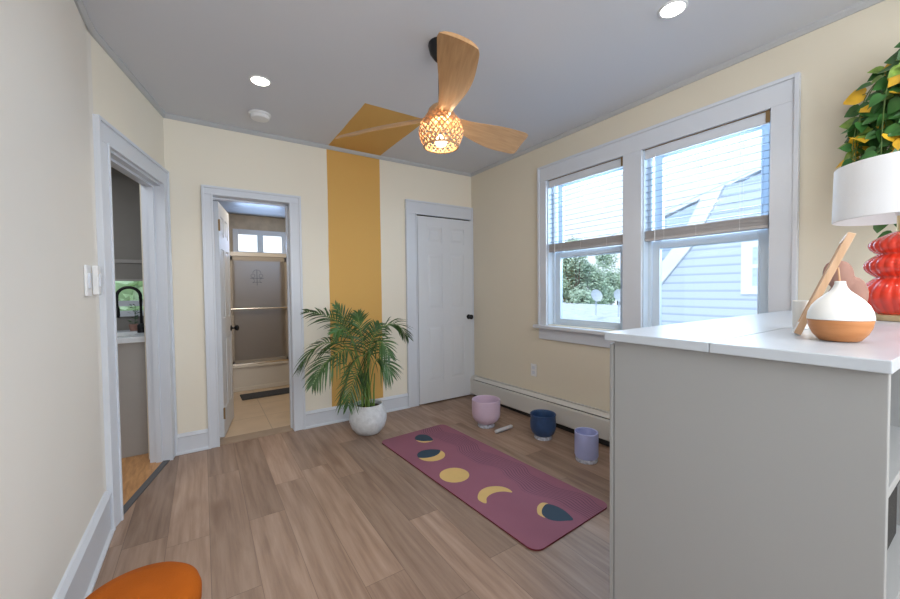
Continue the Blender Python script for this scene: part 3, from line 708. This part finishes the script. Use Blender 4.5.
# crystal bowls -----------------------------------------------------------
def bowl(x, y, R_, h, m, label, foot, shapef='bell'):
    r = thing('singing_bowl', (x, y, .001), label, 'singing bowl', 'crystal singing bowls on the floor')
    b0 = .022; t = .007
    if shapef == 'bell': outer = [(foot*.9, b0), (foot*1.02, b0+.008), (R_*.80, b0+h*.14), (R_*.95, b0+h*.26), (R_, b0+h*.38), (R_, h)]
    elif shapef == 'round': outer = [(foot*.9, b0), (foot*1.1, b0+.006), (R_*.86, b0+h*.14), (R_*.97, b0+h*.3), (R_, b0+h*.5), (R_*.955, b0+h*.82), (R_*1.0, h)]
    else: outer = [(foot*.9, b0), (R_*.93, b0+.006), (R_, b0+.02), (R_, h)]
    inner = [(max(.01, q-t), z+(.008 if i < 2 else 0)) for i, (q, z) in enumerate(outer)][::-1]
    revolve('bowl', outer+[(R_-t*.4, h+.003)]+inner, m, r, 64, smooth='auto')
    revolve('rest_ring', [(foot*.7, 0), (foot*1.12, 0), (foot*1.18, .012), (foot*1.1, .026), (foot*.95, .03), (foot*.72, .022)], M['ring'], r, 40, capb=False, capt=False)
bowl(2.100, 2.62, .127, .240, M['pinkbowl'], 'pale pink crystal singing bowl nearest the closed white door', .066)
bowl(2.312, 2.140, .104, .200, M['bluebowl'], 'dark blue singing bowl standing between the pink and the lavender bowls', .062, 'round')
bowl(2.262, 1.685, .081, .205, M['lavbowl'], 'narrow lavender singing bowl standing nearest the white shelf unit', .066, 'cyl')
r = thing('singing_bowl_mallet', (2.147, 2.438, .017), 'short grey padded mallet lying on the floor between pink and blue bowls', 'mallet', rz=R(5))
bm = bmesh.new(); tube(bm, [(-.098, 0, 0), (-.095, 0, 0), (.095, 0, 0), (.098, 0, 0)], [.012, .016, .016, .012], 20); finish(bm, 'padded_sleeve', M['mallet'], r, smooth='auto')
bm = bmesh.new(); tube(bm, [(.098, 0, 0), (.106, 0, 0)], .010, 16); finish(bm, 'end_cap', M['white'], r)

# potted palm --------------------------------------------------------------
PX, PY = 1.17, 3.085
r = thing('potted_palm', (PX, PY, 0), 'areca palm with arching fronds in a round off-white plaster pot', 'potted plant')
revolve('pot', [(.075, .001), (.10, .008), (.140, .055), (.158, .11), (.160, .150), (.148, .200), (.130, .235), (.126, .252), (.118, .256), (.112, .250), (.118, .225), (.10, .20)], M['pot'], r, 56)
revolve('soil', [(.117, .212), (.113, .222), (.03, .230)], M['soil'], r, 32)
def frond(ctrl, nl=22, ll=.20, droop=.5, open_=1.05):
    """rachis through ctrl points (world) with paired narrow leaflets on its outer two thirds"""
    bm = bmesh.new(); o0 = Vector((PX, PY, 0)); P_ = [p-o0 for p in spline(ctrl, 30)]; n = len(P_)
    tube(bm, P_, [.0055*(1-.8*i/n) for i in range(n)], 6)
    for f in bm.faces: f.material_index = 1
    start = int(n*.34); roll = R(random.choice((-1, 1))*random.uniform(35, 70))
    for k in range(nl):
        t = k/(nl-1); fi = start+(n-1-start)*t; i = min(int(fi), n-2); p = P_[i].lerp(P_[i+1], fi-i)
        tan = (P_[min(i+2, n-1)]-P_[max(i-1, 0)]).normalized()
        side = tan.cross(Vector((0, 0, 1)))
        if side.length < .2: side = Vector((1, .3, 0))
        side.normalize(); up = side.cross(tan).normalized()
        side, up = side*math.cos(roll)+up*math.sin(roll), up*math.cos(roll)-side*math.sin(roll)
        L0 = ll*(.55+.65*math.sin(PI*min(1, .15+t*.85)))*random.uniform(.85, 1.1)*(1-.35*t)
        for s in (-1, 1):
            ang = (open_*(1-.55*t))*random.uniform(.85, 1.15)
            dr = (tan*math.cos(ang)+side*s*math.sin(ang)+up*random.uniform(.05, .3)).normalized()
            wv = dr.cross(up); wv.normalize(); wv = (wv+up*random.uniform(-.5, .5)).normalized()
            rows = []; m_ = 6
            for j in range(m_+1):
                u = j/m_; q = p+dr*L0*u+Vector((0, 0, -1))*droop*L0*u*u*.8
                hw = .0058*math.sin(PI*min(1, .12+u*.88))**.7 if u < 1 else .0004
                rows.append((bm.verts.new(q-wv*hw), bm.verts.new(q+wv*hw)))
            for j in range(m_): bm.faces.new((rows[j][0], rows[j][1], rows[j+1][1], rows[j+1][0]))
    return finish(bm, 'frond', [M['palm'], M['palm_stem']], r)
def base_(): return (PX+random.uniform(-.04, .04), PY+random.uniform(-.04, .04), .22)
FR = [
    ([(.99, 3.03, .74), (.84, 3.0, .82), (.71, 2.98, .79), (.60, 2.96, .66)], 20, .21, .75),
    ([(1.06, 3.12, .78), (.95, 3.12, .95), (.82, 3.10, 1.03), (.68, 3.08, 1.07)], 20, .17, .5),
    ([(1.10, 3.15, .70), (1.03, 3.2, .95), (.95, 3.22, 1.10)], 24, .17, .35),
    ([(1.15, 3.10, .70), (1.12, 3.12, .92), (1.12, 3.16, 1.03)], 20, .17, .4),
    ([(1.17, 3.05, .70), (1.27, 3.0, .90), (1.40, 2.98, .93), (1.50, 2.97, .82)], 22, .18, .7),
    ([(1.02, 2.98, .70), (.88, 2.92, .75), (.75, 2.90, .66), (.67, 2.88, .54)], 20, .18, .7),
    ([(1.10, 2.95, .66), (1.00, 2.88, .68), (.92, 2.84, .56), (.86, 2.82, .38)], 22, .19, .7),
    ([(1.20, 2.98, .62), (1.26, 2.92, .62), (1.31, 2.90, .52)], 18, .16, .8),
    ([(1.14, 3.0, .66), (1.12, 2.90, .74), (1.08, 2.80, .66), (1.04, 2.76, .52)], 22, .18, .7),
    ([(1.20, 3.12, .66), (1.27, 3.16, .84), (1.33, 3.2, .92)], 20, .17, .5),
    ([(1.08, 3.06, .60), (1.02, 3.02, .82), (.94, 2.98, .92), (.86, 2.95, .90)], 22, .18, .6),
    ([(1.16, 3.02, .60), (1.19, 2.95, .78), (1.22, 2.87, .80), (1.26, 2.82, .70)], 20, .17, .7),
    ([(1.06, 3.14, .52), (.95, 3.20, .66), (.85, 3.22, .62), (.78, 3.2, .50)], 18, .17, .7),
    ([(1.12, 3.0, .50), (1.03, 2.93, .56), (.96, 2.89, .46), (.93, 2.87, .34)], 18, .16, .7),
]
for ctrl, nl, ll, dr in FR: frond([base_()]+ctrl, int(nl*1.05), ll*1.02, dr*.8)
bm = bmesh.new()
for i in range(7):
    a = random.uniform(0, 2*PI); q = Vector((.05*math.cos(a), .05*math.sin(a), .20))
    tube(bm, [q, q*1.05+Vector((0, 0, .14)), q*1.25+Vector((0, 0, .26))], [.009, .007, .004], 7)
finish(bm, 'canes', M['palm_stem'], r)

# white shelf unit -------------------------------------------------------
SX, SZ = 1.012, 1.10; Y0, YS, Y1 = .126, .405, .662
r = thing('shelf_unit', (SX, YS, 0), 'waist-high white shelf unit standing out from the window wall, plain end panel toward the room', 'shelf unit')
W = XR-.036-SX; a, b = Y0-YS, Y1-YS
boxes('top_board', [((-.012, a-.006, SZ-.024), (W, -.0015, SZ))], M['shelf_top_lit'], r, .002)
boxes('top_board', [((-.012, 0, SZ-.024), (W, b+.020, SZ))], M['shelf_top_lit'], r, .002)
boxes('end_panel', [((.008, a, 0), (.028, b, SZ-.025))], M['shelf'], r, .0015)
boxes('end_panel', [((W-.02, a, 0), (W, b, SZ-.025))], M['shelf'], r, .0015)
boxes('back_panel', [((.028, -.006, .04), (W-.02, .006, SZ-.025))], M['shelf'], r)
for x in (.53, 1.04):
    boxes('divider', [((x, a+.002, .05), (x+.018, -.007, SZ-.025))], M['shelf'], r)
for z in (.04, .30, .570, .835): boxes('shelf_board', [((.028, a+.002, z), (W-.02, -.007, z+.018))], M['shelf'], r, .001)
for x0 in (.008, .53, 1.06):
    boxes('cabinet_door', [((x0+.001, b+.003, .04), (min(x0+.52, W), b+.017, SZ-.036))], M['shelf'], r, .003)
o = boxes('storage_box', [((0, 0, 0), (.40, .20, .155)), ((-.004, -.004, .135), (.404, .204, .16))], M['basket'], None, .004)
o.location = (SX+.07, .165, .589); tag(o, 'dark fabric storage box in a middle compartment of the white shelf unit', 'storage box')

# things on the shelf -------------------------------------------------------
TZ = SZ+.001
r = thing('aroma_diffuser', (1.262, .235, TZ+.0005), 'onion-shaped aroma diffuser, white above a warm wooden base', 'diffuser')
k = .72
revolve('wooden_base', [(.046*k, 0.0), (.052*k, 0.0028), (.066*k, 0.0166), (.0755*k, 0.0331), (.079*k, 0.0478), (.079*k, 0.0497)], M['diff_wood'], r, 64)
revolve('white_cover', [(.0795*k, 0.0506), (.0795*k, 0.0552), (.077*k, 0.0681), (.069*k, 0.0828), (.055*k, 0.0966), (.038*k, 0.1086), (.024*k, 0.1178), (.0165*k, 0.127), (.0135*k, 0.1352), (.0135*k, 0.1398), (.009*k, 0.1408), (.008*k, 0.1288)], M['diff_white'], r, 64, capt=True)
# leaning frame
r = thing('leaning_picture_frame', (1.312, .330, TZ), 'pale wooden picture frame leaning back, seen from its narrow edge', 'picture frame')
lean = math.atan2(.098, .262); fl = .274
MX = Matrix.Translation((0, 0, .006)) @ Matrix.Rotation(R(-76.5), 4, 'Z') @ Matrix.Rotation(lean, 4, 'Y')
bm = bmesh.new(); y0, y1 = 0, .19; bw = .016; bt = .015
for a, b in (((0, y0, .0), (bt, y0+bw, fl)), ((0, y1-bw, 0), (bt, y1, fl)), ((0, y0+bw, 0), (bt, y1-bw, bw)), ((0, y0+bw, fl-bw), (bt, y1-bw, fl))): box(bm, a, b, MX)
finish(bm, 'frame', M['lightwood'], r, bev=.001)
bm = bmesh.new(); box(bm, (.004, y0+bw-.004, bw-.004), (.008, y1-bw+.004, fl-bw+.004), MX); finish(bm, 'picture', M['white'], r)
bm = bmesh.new(); box(bm, (.010, y0+bw-.004, bw-.004), (.013, y1-bw+.004, fl-bw+.004), MX); finish(bm, 'backing_board', M['lightwood'], r)
bm = bmesh.new(); box(bm, (-.003, y0, 0), (.0, y0+.012, .03), MX); finish(bm, 'white_front_edge', M['white'], r)
bm = bmesh.new(); tp = MX @ Vector((.018, .06, .19)); tube(bm, [tp, (tp.x+.03, tp.y-.01, .002)], .002, 8); finish(bm, 'stand', M['lightwood'], r)
o = revolve('white_candle_cup', [(.030, 0), (.033, .003), (.036, .075), (.033, .078), (.030, .074), (.028, .02)], M['diff_white'], None, 36)
o.location = (1.52, .367, TZ+.0005); o.scale = (.55, .55, 1.1); tag(o, 'small white cup half hidden behind the foot of the leaning frame', 'cup')
# clay sculpture: folded rounded figure
bm = bmesh.new()
def blob(c, s, rot=0):
    v = bmesh.ops.create_uvsphere(bm, u_segments=24, v_segments=16, radius=1)['verts']
    mx = Matrix.Translation(c) @ Matrix.Rotation(rot, 4, 'Y') @ Matrix.Diagonal((*s, 1))
    for q in v: q.co = mx @ q.co
blob((0, .018, .142), (.048, .046, .046)); blob((.002, .052, .150), (.032, .030, .036)); blob((.025, -.022, .085), (.050, .050, .055), .5); blob((-.01, .02, .06), (.040, .052, .056))
blob((.01, .0, .02), (.05, .055, .028))
o = finish(bm, 'clay_sculpture', M['terracotta'], smooth=True)
md = o.modifiers.new('rm', 'REMESH'); md.mode = 'VOXEL'; md.voxel_size = .0045; md.use_smooth_shade = True
md = o.modifiers.new('sm', 'SMOOTH'); md.iterations = 6; md.factor = .6
o.location = (1.70, .304, TZ+.010); o.scale = (.66, .66, 1.06); tag(o, 'rounded dusty pink clay sculpture between the diffuser and the red lamp', 'sculpture')
# lamp
LX, LY = 2.125, .232
r = thing('table_lamp', (LX, LY, TZ), 'table lamp with a ribbed coral red gourd body and white drum shade', 'table lamp')
revolve('brass_foot', [(.078, 0), (.080, .003), (.080, .022), (.076, .026)], M['brass'], r, 56)
prof = [(.074, .024)]
for z0, z1, rm, ra, re in ((.026, .158, .114, .076, .067), (.158, .243, .099, .067, .063), (.243, .325, .086, .063, .022)):
    for i in range(1, 15):
        t = i/14; prof.append((ra*(1-t)+re*t+(rm-(ra+re)/2)*math.sin(PI*t)**.9, z0+(z1-z0)*t))
revolve('ceramic_body', prof, M['red'], r, 224, smooth=True, rmod=lambda a, z: 1+.035*abs(math.cos(a*12)))
revolve('neck', [(.021, .318), (.021, .385)], M['brass'], r, 24)
bm = bmesh.new(); tube(bm, [(0, 0, .36), (0, 0, .545)], .005, 10)
for a in (0, 120, 240): tube(bm, [(0, 0, .545), (.180*math.cos(R(a)), .180*math.sin(R(a)), .556)], .002, 5)
finish(bm, 'harp', M['brass'], r)
bm = bmesh.new(); lathe(bm, [(.186, .372), (.188, .374), (.184, .572), (.182, .574), (.180, .572), (.185, .375), (.186, .372)], 96, capb=False, capt=False)
finish(bm, 'lamp_shade', M['shade'], r, smooth='auto')
revolve('bulb', [(.012, .36), (.03, .40), (.03, .42), (.012, .445)], M['white'], r, 20)

# hanging pothos --------------------------------------------------------------
HX, HY = 2.43, .17
r = thing('hanging_pothos', (HX, HY, 2.02), 'trailing pothos with glossy green and yellow leaves hanging above and behind the lamp', 'hanging plant')
revolve('pot', [(.05, .0), (.07, .03), (.085, .12), (.088, .13), (.08, .13), (.075, .11)], M['white'], r, 36)
bm = bmesh.new()
for a in (0, 120, 240): tube(bm, [(.084*math.cos(R(a)), .084*math.sin(R(a)), .125), (0, 0, .51)], .0018, 5)
tube(bm, [(0, 0, .51), (0, 0, .53)], .006, 6)
finish(bm, 'hanging_cords', M['vine'], r)
rng = random.Random(11)
def leaf(bm, base, dirv, nv, L, mi):
    dirv = dirv.normalized(); s = dirv.cross(nv).normalized(); nv = s.cross(dirv).normalized()
    out = [(0, 0), (-.08, .18), (-.02, .36), (.2, .46), (.45, .42), (.7, .25), (.88, .1), (1.0, 0)]
    cen = [bm.verts.new(base+dirv*L*t+nv*(-.05*L*math.sin(t*PI)-.18*L*t*t)) for t in (0, .25, .5, .75, 1)]
    for sg in (1, -1):
        ed = [bm.verts.new(base+dirv*L*x+s*sg*L*y+nv*(.14*L*y-.18*L*max(0, x)**2)) for x, y in out[1:-1]]
        fs = [(cen[0], ed[0], ed[1]), (cen[0], ed[1], ed[2], cen[1]), (cen[1], ed[2], ed[3], cen[2]), (cen[2], ed[3], ed[4], cen[3]), (cen[3], ed[4], ed[5], cen[4])]
        for f in fs:
            ff = bm.faces.new(f if sg > 0 else f[::-1]); ff.material_index = mi; ff.smooth = True
vines = []
for i in range(26):
    yy = rng.uniform(.03, .25); xx = rng.uniform(-.10, .10)
    topz = rng.uniform(.06, .20)-max(0, yy-.12)*.5
    drop = rng.uniform(.15, .50)
    vines.append([(0, 0, .11), (xx*.5, yy*.5, topz+.04), (xx, yy*.9, topz-.06), (xx, yy, -drop*.5), (xx+rng.uniform(-.03, .03), yy+rng.uniform(-.02, .01), -drop)])
for q in ((-.03, .15, -.52), (-.06, .10, -.60), (.0, .06, -.50), (.02, .16, -.46), (-.05, .12, -.40)): vines.append([(0, 0, .11), (q[0]*.6, q[1]*.8, .10), (q[0], q[1], -.1), (q[0], q[1], q[2]*.7), (q[0]+.01, q[1]+.01, q[2])])
for vi, v in enumerate(vines):
    bm = bmesh.new(); P_ = spline(v, 28); tube(bm, P_, .0020, 5)
    for i in list(range(3, len(P_), 2))+list(range(6, len(P_), 3)):
        a = rng.uniform(0, 2*PI); dv = Vector((.5*math.cos(a), math.sin(a), rng.uniform(-1.1, .2)))
        nv = Vector((rng.uniform(-1, -.3), rng.uniform(-.9, .3), rng.uniform(-.1, .9))).normalized()
        if abs(dv.normalized().dot(nv)) > .8: dv.z -= .9
        b = P_[i]+dv.normalized()*.018
        if b.y > .25: b.y = .25
        tube(bm, [P_[i], b], .0012, 4)
        q = rng.random(); low = P_[i].z < -.30
        mi = 1 if q < .62 else (2 if q < .84 or low else 3)
        leaf(bm, b, dv, nv, rng.uniform(.040, .066)*(1.2 if mi == 3 else 1), mi)
    finish(bm, 'vine', [M['vine'], M['leaf'], M['leaf_light'], M['leaf_yellow']], r)

# orange stool ----------------------------------------------------------------
r = thing('velvet_stool', (-.170, 1.285, 0), 'small round orange velvet stool at the foot of the near left wall', 'stool')
revolve('cushion', [(.118, .340), (.138, .346), (.147, .362), (.148, .392), (.142, .412), (.128, .424), (.09, .430), (.02, .433)], M['orange'], r, 64, smooth=True)
revolve('skirt', [(.125, .03), (.135, .04), (.138, .20), (.136, .345)], M['orange'], r, 64, rmod=lambda a, z: 1+.008*math.cos(a*36))
revolve('foot_ring', [(.118, 0), (.128, .004), (.128, .032)], M['black'], r, 48)

# outside ----------------------------------------------------------------------
GZ = -3.0
tag(boxes('ground', [((XR+.5, -30, GZ-.1), (60, 60, GZ))], M['ground']), kind='structure')
r = thing('neighbour_house', (7.1, 0, GZ), 'pale blue-grey sided neighbouring house with a white gable board seen through the near window', 'house')
def poly(name, pts, x0, x1, m, parent):
    bm = bmesh.new(); a = [bm.verts.new((x0, y, z-GZ)) for y, z in pts]; b = [bm.verts.new((x1, y, z-GZ)) for y, z in pts]
    bm.faces.new(a); bm.faces.new(b[::-1]); k = len(pts)
    for i in range(k): bm.faces.new((a[i], a[(i+1) % k], b[(i+1) % k], b[i]))
    return finish(bm, name, m, parent)
# local x relative to 7.1; front gable wall right of the board, rear wing behind it
poly('siding_wall', [(4.30, GZ), (4.30, .30), (3.70, 1.20), (3.10, 1.95), (2.64, 2.86), (-3.0, 2.86), (-3.0, GZ)], 0, .25, M['siding'], r)
poly('rear_wall', [(4.05, GZ), (4.05, 2.50), (2.05, 3.15), (-3, 3.15), (-3, GZ)], .5, .7, M['siding_far'], r)
poly('rake_board', [(4.33, .26), (3.71, 1.20), (3.11, 1.95), (2.65, 2.86), (2.86, 2.98), (3.30, 2.10), (3.92, 1.30), (4.50, .40)], -.05, .02, M['ext_white'], r)
poly('roof', [(4.20, 2.50), (2.05, 3.20), (-3, 3.20), (-3, 3.28), (2.10, 3.28), (4.22, 2.60)], .48, 3.5, M['ext_white'], r)
f = poly('window_frame', [(2.42, 1.10), (2.42, 1.93), (1.45, 1.93), (1.45, 1.10)], -.03, .01, M['ext_white'], r)
poly('window_pane', [(2.27, 1.23), (2.27, 1.82), (1.60, 1.82), (1.60, 1.23)], -.035, .0, M['shingle'], f)
poly('window_rail', [(2.27, 1.50), (2.27, 1.56), (1.60, 1.56), (1.60, 1.50)], -.045, -.03, M['ext_white'], f)
# garage roof with two dishes, trees behind
r = thing('garage', (11.5, 9.0, GZ), 'low building with a pale flat roof beyond the far window', 'building')
boxes('walls', [((-3.0, -3.5, 0), (3, 3.5, 2.95))], M['siding_far'], r)
bm = bmesh.new(); box(bm, (-3.3, -3.8, 0), (3.3, 3.8, .12), Matrix.Translation((0, 0, 3.12)) @ Matrix.Rotation(R(-4), 4, 'Y')); finish(bm, 'roof', M['flatroof'], r)
def dish(x, y, z, label):
    r = thing('satellite_dish', (x, y, z), label, 'satellite dish')
    bm = bmesh.new(); n = 24
    prof = [(0.001, 0), (.08, .008), (.15, .03), (.20, .06)]
    lathe(bm, prof, n, capb=False, capt=False)
    bmesh.ops.rotate(bm, verts=bm.verts, matrix=Matrix.Rotation(R(72), 3, 'Y') )
    bmesh.ops.rotate(bm, verts=bm.verts, matrix=Matrix.Rotation(R(250), 3, 'Z'))
    bmesh.ops.translate(bm, verts=bm.verts, vec=(0, 0, .62)); finish(bm, 'reflector', M['dish'], r, smooth=True)
    bm = bmesh.new(); tube(bm, [(0, 0, 0), (.02, 0, .35), (.04, .0, .6)], .025, 8); finish(bm, 'mast', M['dish'], r)
dish(10.4, 7.40, .34, 'round grey satellite dish on the low roof, fully seen through the far window')
dish(10.4, 6.62, .34, 'satellite dish on the low roof half hidden by the right edge of the far window')
def tree(x, y, h, cr_, label, seed, n):
    r = thing('leafy_tree', (x, y, GZ), label, 'tree', 'trees beyond the garage')
    bm = bmesh.new(); tube(bm, [(0, 0, 0), (.1, .1, h*.35), (0, .1, h*.6)], [.2, .14, .06], 8)
    rg = random.Random(seed)
    for i in range(7):
        a = rg.uniform(0, 2*PI); tube(bm, [(0, .05, h*.35), (cr_*.4*math.cos(a), cr_*.4*math.sin(a), h*.6), (cr_*.7*math.cos(a), cr_*.7*math.sin(a), h*.8)], [.08, .05, .02], 6)
    finish(bm, 'trunk', M['bark'], r)
    bm = bmesh.new()
    cl = [(rg.gauss(0, cr_*.42), rg.gauss(0, cr_*.42), h*.66+rg.gauss(0, h*.13), rg.uniform(.3, .6)*cr_*.6) for _ in range(34)]
    for i in range(n):
        c = rg.choice(cl); v = Vector((rg.gauss(0, 1), rg.gauss(0, 1), rg.gauss(0, 1))).normalized()*c[3]*rg.uniform(.6, 1.05)
        p = Vector(c[:3])+v; u = Vector((rg.gauss(0, 1), rg.gauss(0, 1), rg.gauss(0, 1))).normalized()*.09; w = u.orthogonal().normalized()*.05
        bm.faces.new([bm.verts.new(p-u), bm.verts.new(p+w), bm.verts.new(p+u), bm.verts.new(p-w)])
    finish(bm, 'crown', M['treeleaf'], r)
tree(17.5, 13.7, 6.9, 2.2, 'pale green leafy tree rising behind the low roof at the left of the far window', 3, 16000)
tree(23.5, 14.9, 6.4, 2.4, 'lower pale green tree beyond the satellite dishes', 5, 14000)
tree(16.0, 19.2, 6.6, 2.1, 'leafy tree farthest to the left beyond the garage', 9, 5000)
bm = bmesh.new(); tube(bm, [(6.0, 4.4, 2.0), (6.6, 2.2, 2.85), (6.9, .5, 3.5)], .007, 6)
tag(finish(bm, 'utility_wire', M['shingle']), 'thin utility wire sloping up across the near window outside', 'wire')
# kitchen view: green hedge
bm = bmesh.new(); rg = random.Random(2)
for i in range(3500):
    p = Vector((rg.uniform(-3.5, 2), rg.uniform(-.5, .5), rg.uniform(0, 5.2))); u = Vector((rg.gauss(0, 1), rg.gauss(0, 1), rg.gauss(0, 1))).normalized()*.12; w = u.orthogonal().normalized()*.07
    bm.faces.new([bm.verts.new(p-u), bm.verts.new(p+w), bm.verts.new(p+u), bm.verts.new(p-w)])
box(bm, (-3.5, .5, 0), (2, .6, 5.2))
o = finish(bm, 'garden_hedge', mat('bright green hedge', (.62, .78, .48), .8, noise=.35, nscale=3)); o.location = (-.6, 7.4, GZ)
tag(o, 'bright green foliage outside the kitchen window', 'hedge')

# ------------------------------------------------------------------ light
w = bpy.data.worlds.new('sky'); S.world = w; w.use_nodes = True; N = w.node_tree.nodes; L = w.node_tree.links
bg = N['Background']; tc = N.new('ShaderNodeTexCoord'); sp = N.new('ShaderNodeSeparateXYZ'); L.new(tc.outputs['Generated'], sp.inputs[0])
rp = N.new('ShaderNodeValToRGB'); rp.color_ramp.elements[0].position = .0; rp.color_ramp.elements[0].color = (.86, .92, 1, 1); rp.color_ramp.elements[1].position = .7; rp.color_ramp.elements[1].color = (.66, .81, 1, 1)
L.new(sp.outputs[2], rp.inputs['Fac']); L.new(rp.outputs['Color'], bg.inputs['Color']); bg.inputs['Strength'].default_value = 1.3
def area(name, loc, rot, sx, sy, power, col=(1, 1, 1), spread=180):
    l = bpy.data.lights.new(name, 'AREA'); l.shape = 'RECTANGLE'; l.size = sx; l.size_y = sy; l.energy = power; l.color = col; l.spread = R(spread)
    o = bpy.data.objects.new(name, l); COL.objects.link(o); o.location = loc; o.rotation_euler = rot; return o
def point(name, loc, power, col=(1, 1, 1), rad=.05):
    l = bpy.data.lights.new(name, 'POINT'); l.energy = power; l.color = col; l.shadow_soft_size = rad
    o = bpy.data.objects.new(name, l); COL.objects.link(o); o.location = loc; return o
sun = bpy.data.lights.new('sun', 'SUN'); sun.energy = 1.6; sun.angle = R(3); sun.color = (1, .97, .92)
so = bpy.data.objects.new('sun', sun); COL.objects.link(so); so.rotation_euler = Vector((.62, .25, -.74)).to_track_quat('-Z', 'Y').to_euler()
# daylight entering through the two windows, then added fill lamps behind the camera
area('window_daylight', (XR+.9, 1.56, 2.2), (0, R(115), 0), 1.6, 2.2, 120, (.68, .84, 1))
area('rear_fill', (.75, YN+.15, 1.7), (R(84), 0, 0), 2.6, 1.6, 52, (.86, .92, 1))
area('rear_ceiling_fill', (.9, -.5, H-.02), (0, 0, 0), 2.0, 1.4, 16, (1, .96, .90))
point('fan_light', (FC.x, FC.y, H-.462), 2.6, (1, .75, .48), .03)
for x, y in ((.335, 2.64), (1.895, .93)):
    l = bpy.data.lights.new('downlight_beam', 'SPOT'); l.energy = 14; l.spot_size = R(120); l.spot_blend = .8; l.color = (1, .9, .76); l.shadow_soft_size = .05
    o = bpy.data.objects.new('downlight_beam', l); COL.objects.link(o); o.location = (x, y, H-.02)
area('bathroom_fill', (.5, 4.4, BZ-.02), (0, 0, 0), .4, .4, 7, (1, .88, .70))  # added fill lamp that lifts the bathroom
area('shower_daylight', (.70, 5.88, 1.90), (R(-90), 0, 0), .55, .22, 10, (.42, .62, 1))
area('kitchen_overhead_area', (-1.2, 3.0, KZ-.03), (0, 0, 0), 1.0, 1.0, 12, (.9, .95, 1))  # soft area lamp facing down under the kitchen ceiling

# ------------------------------------------------------------------ camera
cam = bpy.data.cameras.new('camera'); co = bpy.data.objects.new('camera', cam); COL.objects.link(co); S.camera = co
f, yaw, pitch, roll, hh = 375.68, .582403, .0283582, -.0110763, 1.23416
cam.sensor_width = 36; cam.lens = f*36/900; cam.clip_start = .02; cam.clip_end = 200
fw = Vector((math.sin(yaw)*math.cos(pitch), math.cos(yaw)*math.cos(pitch), -math.sin(pitch)))
rt = Vector((math.cos(yaw), -math.sin(yaw), 0)); up = rt.cross(fw)
r2 = rt*math.cos(roll)+up*math.sin(roll); u2 = -rt*math.sin(roll)+up*math.cos(roll)
co.matrix_world = Matrix(((r2.x, u2.x, -fw.x, 0), (r2.y, u2.y, -fw.y, 0), (r2.z, u2.z, -fw.z, hh), (0, 0, 0, 1)))
S.view_settings.view_transform = 'Standard'; S.view_settings.look = 'None'; S.view_settings.exposure = .30; S.view_settings.gamma = 1
S.cycles.use_denoising = True
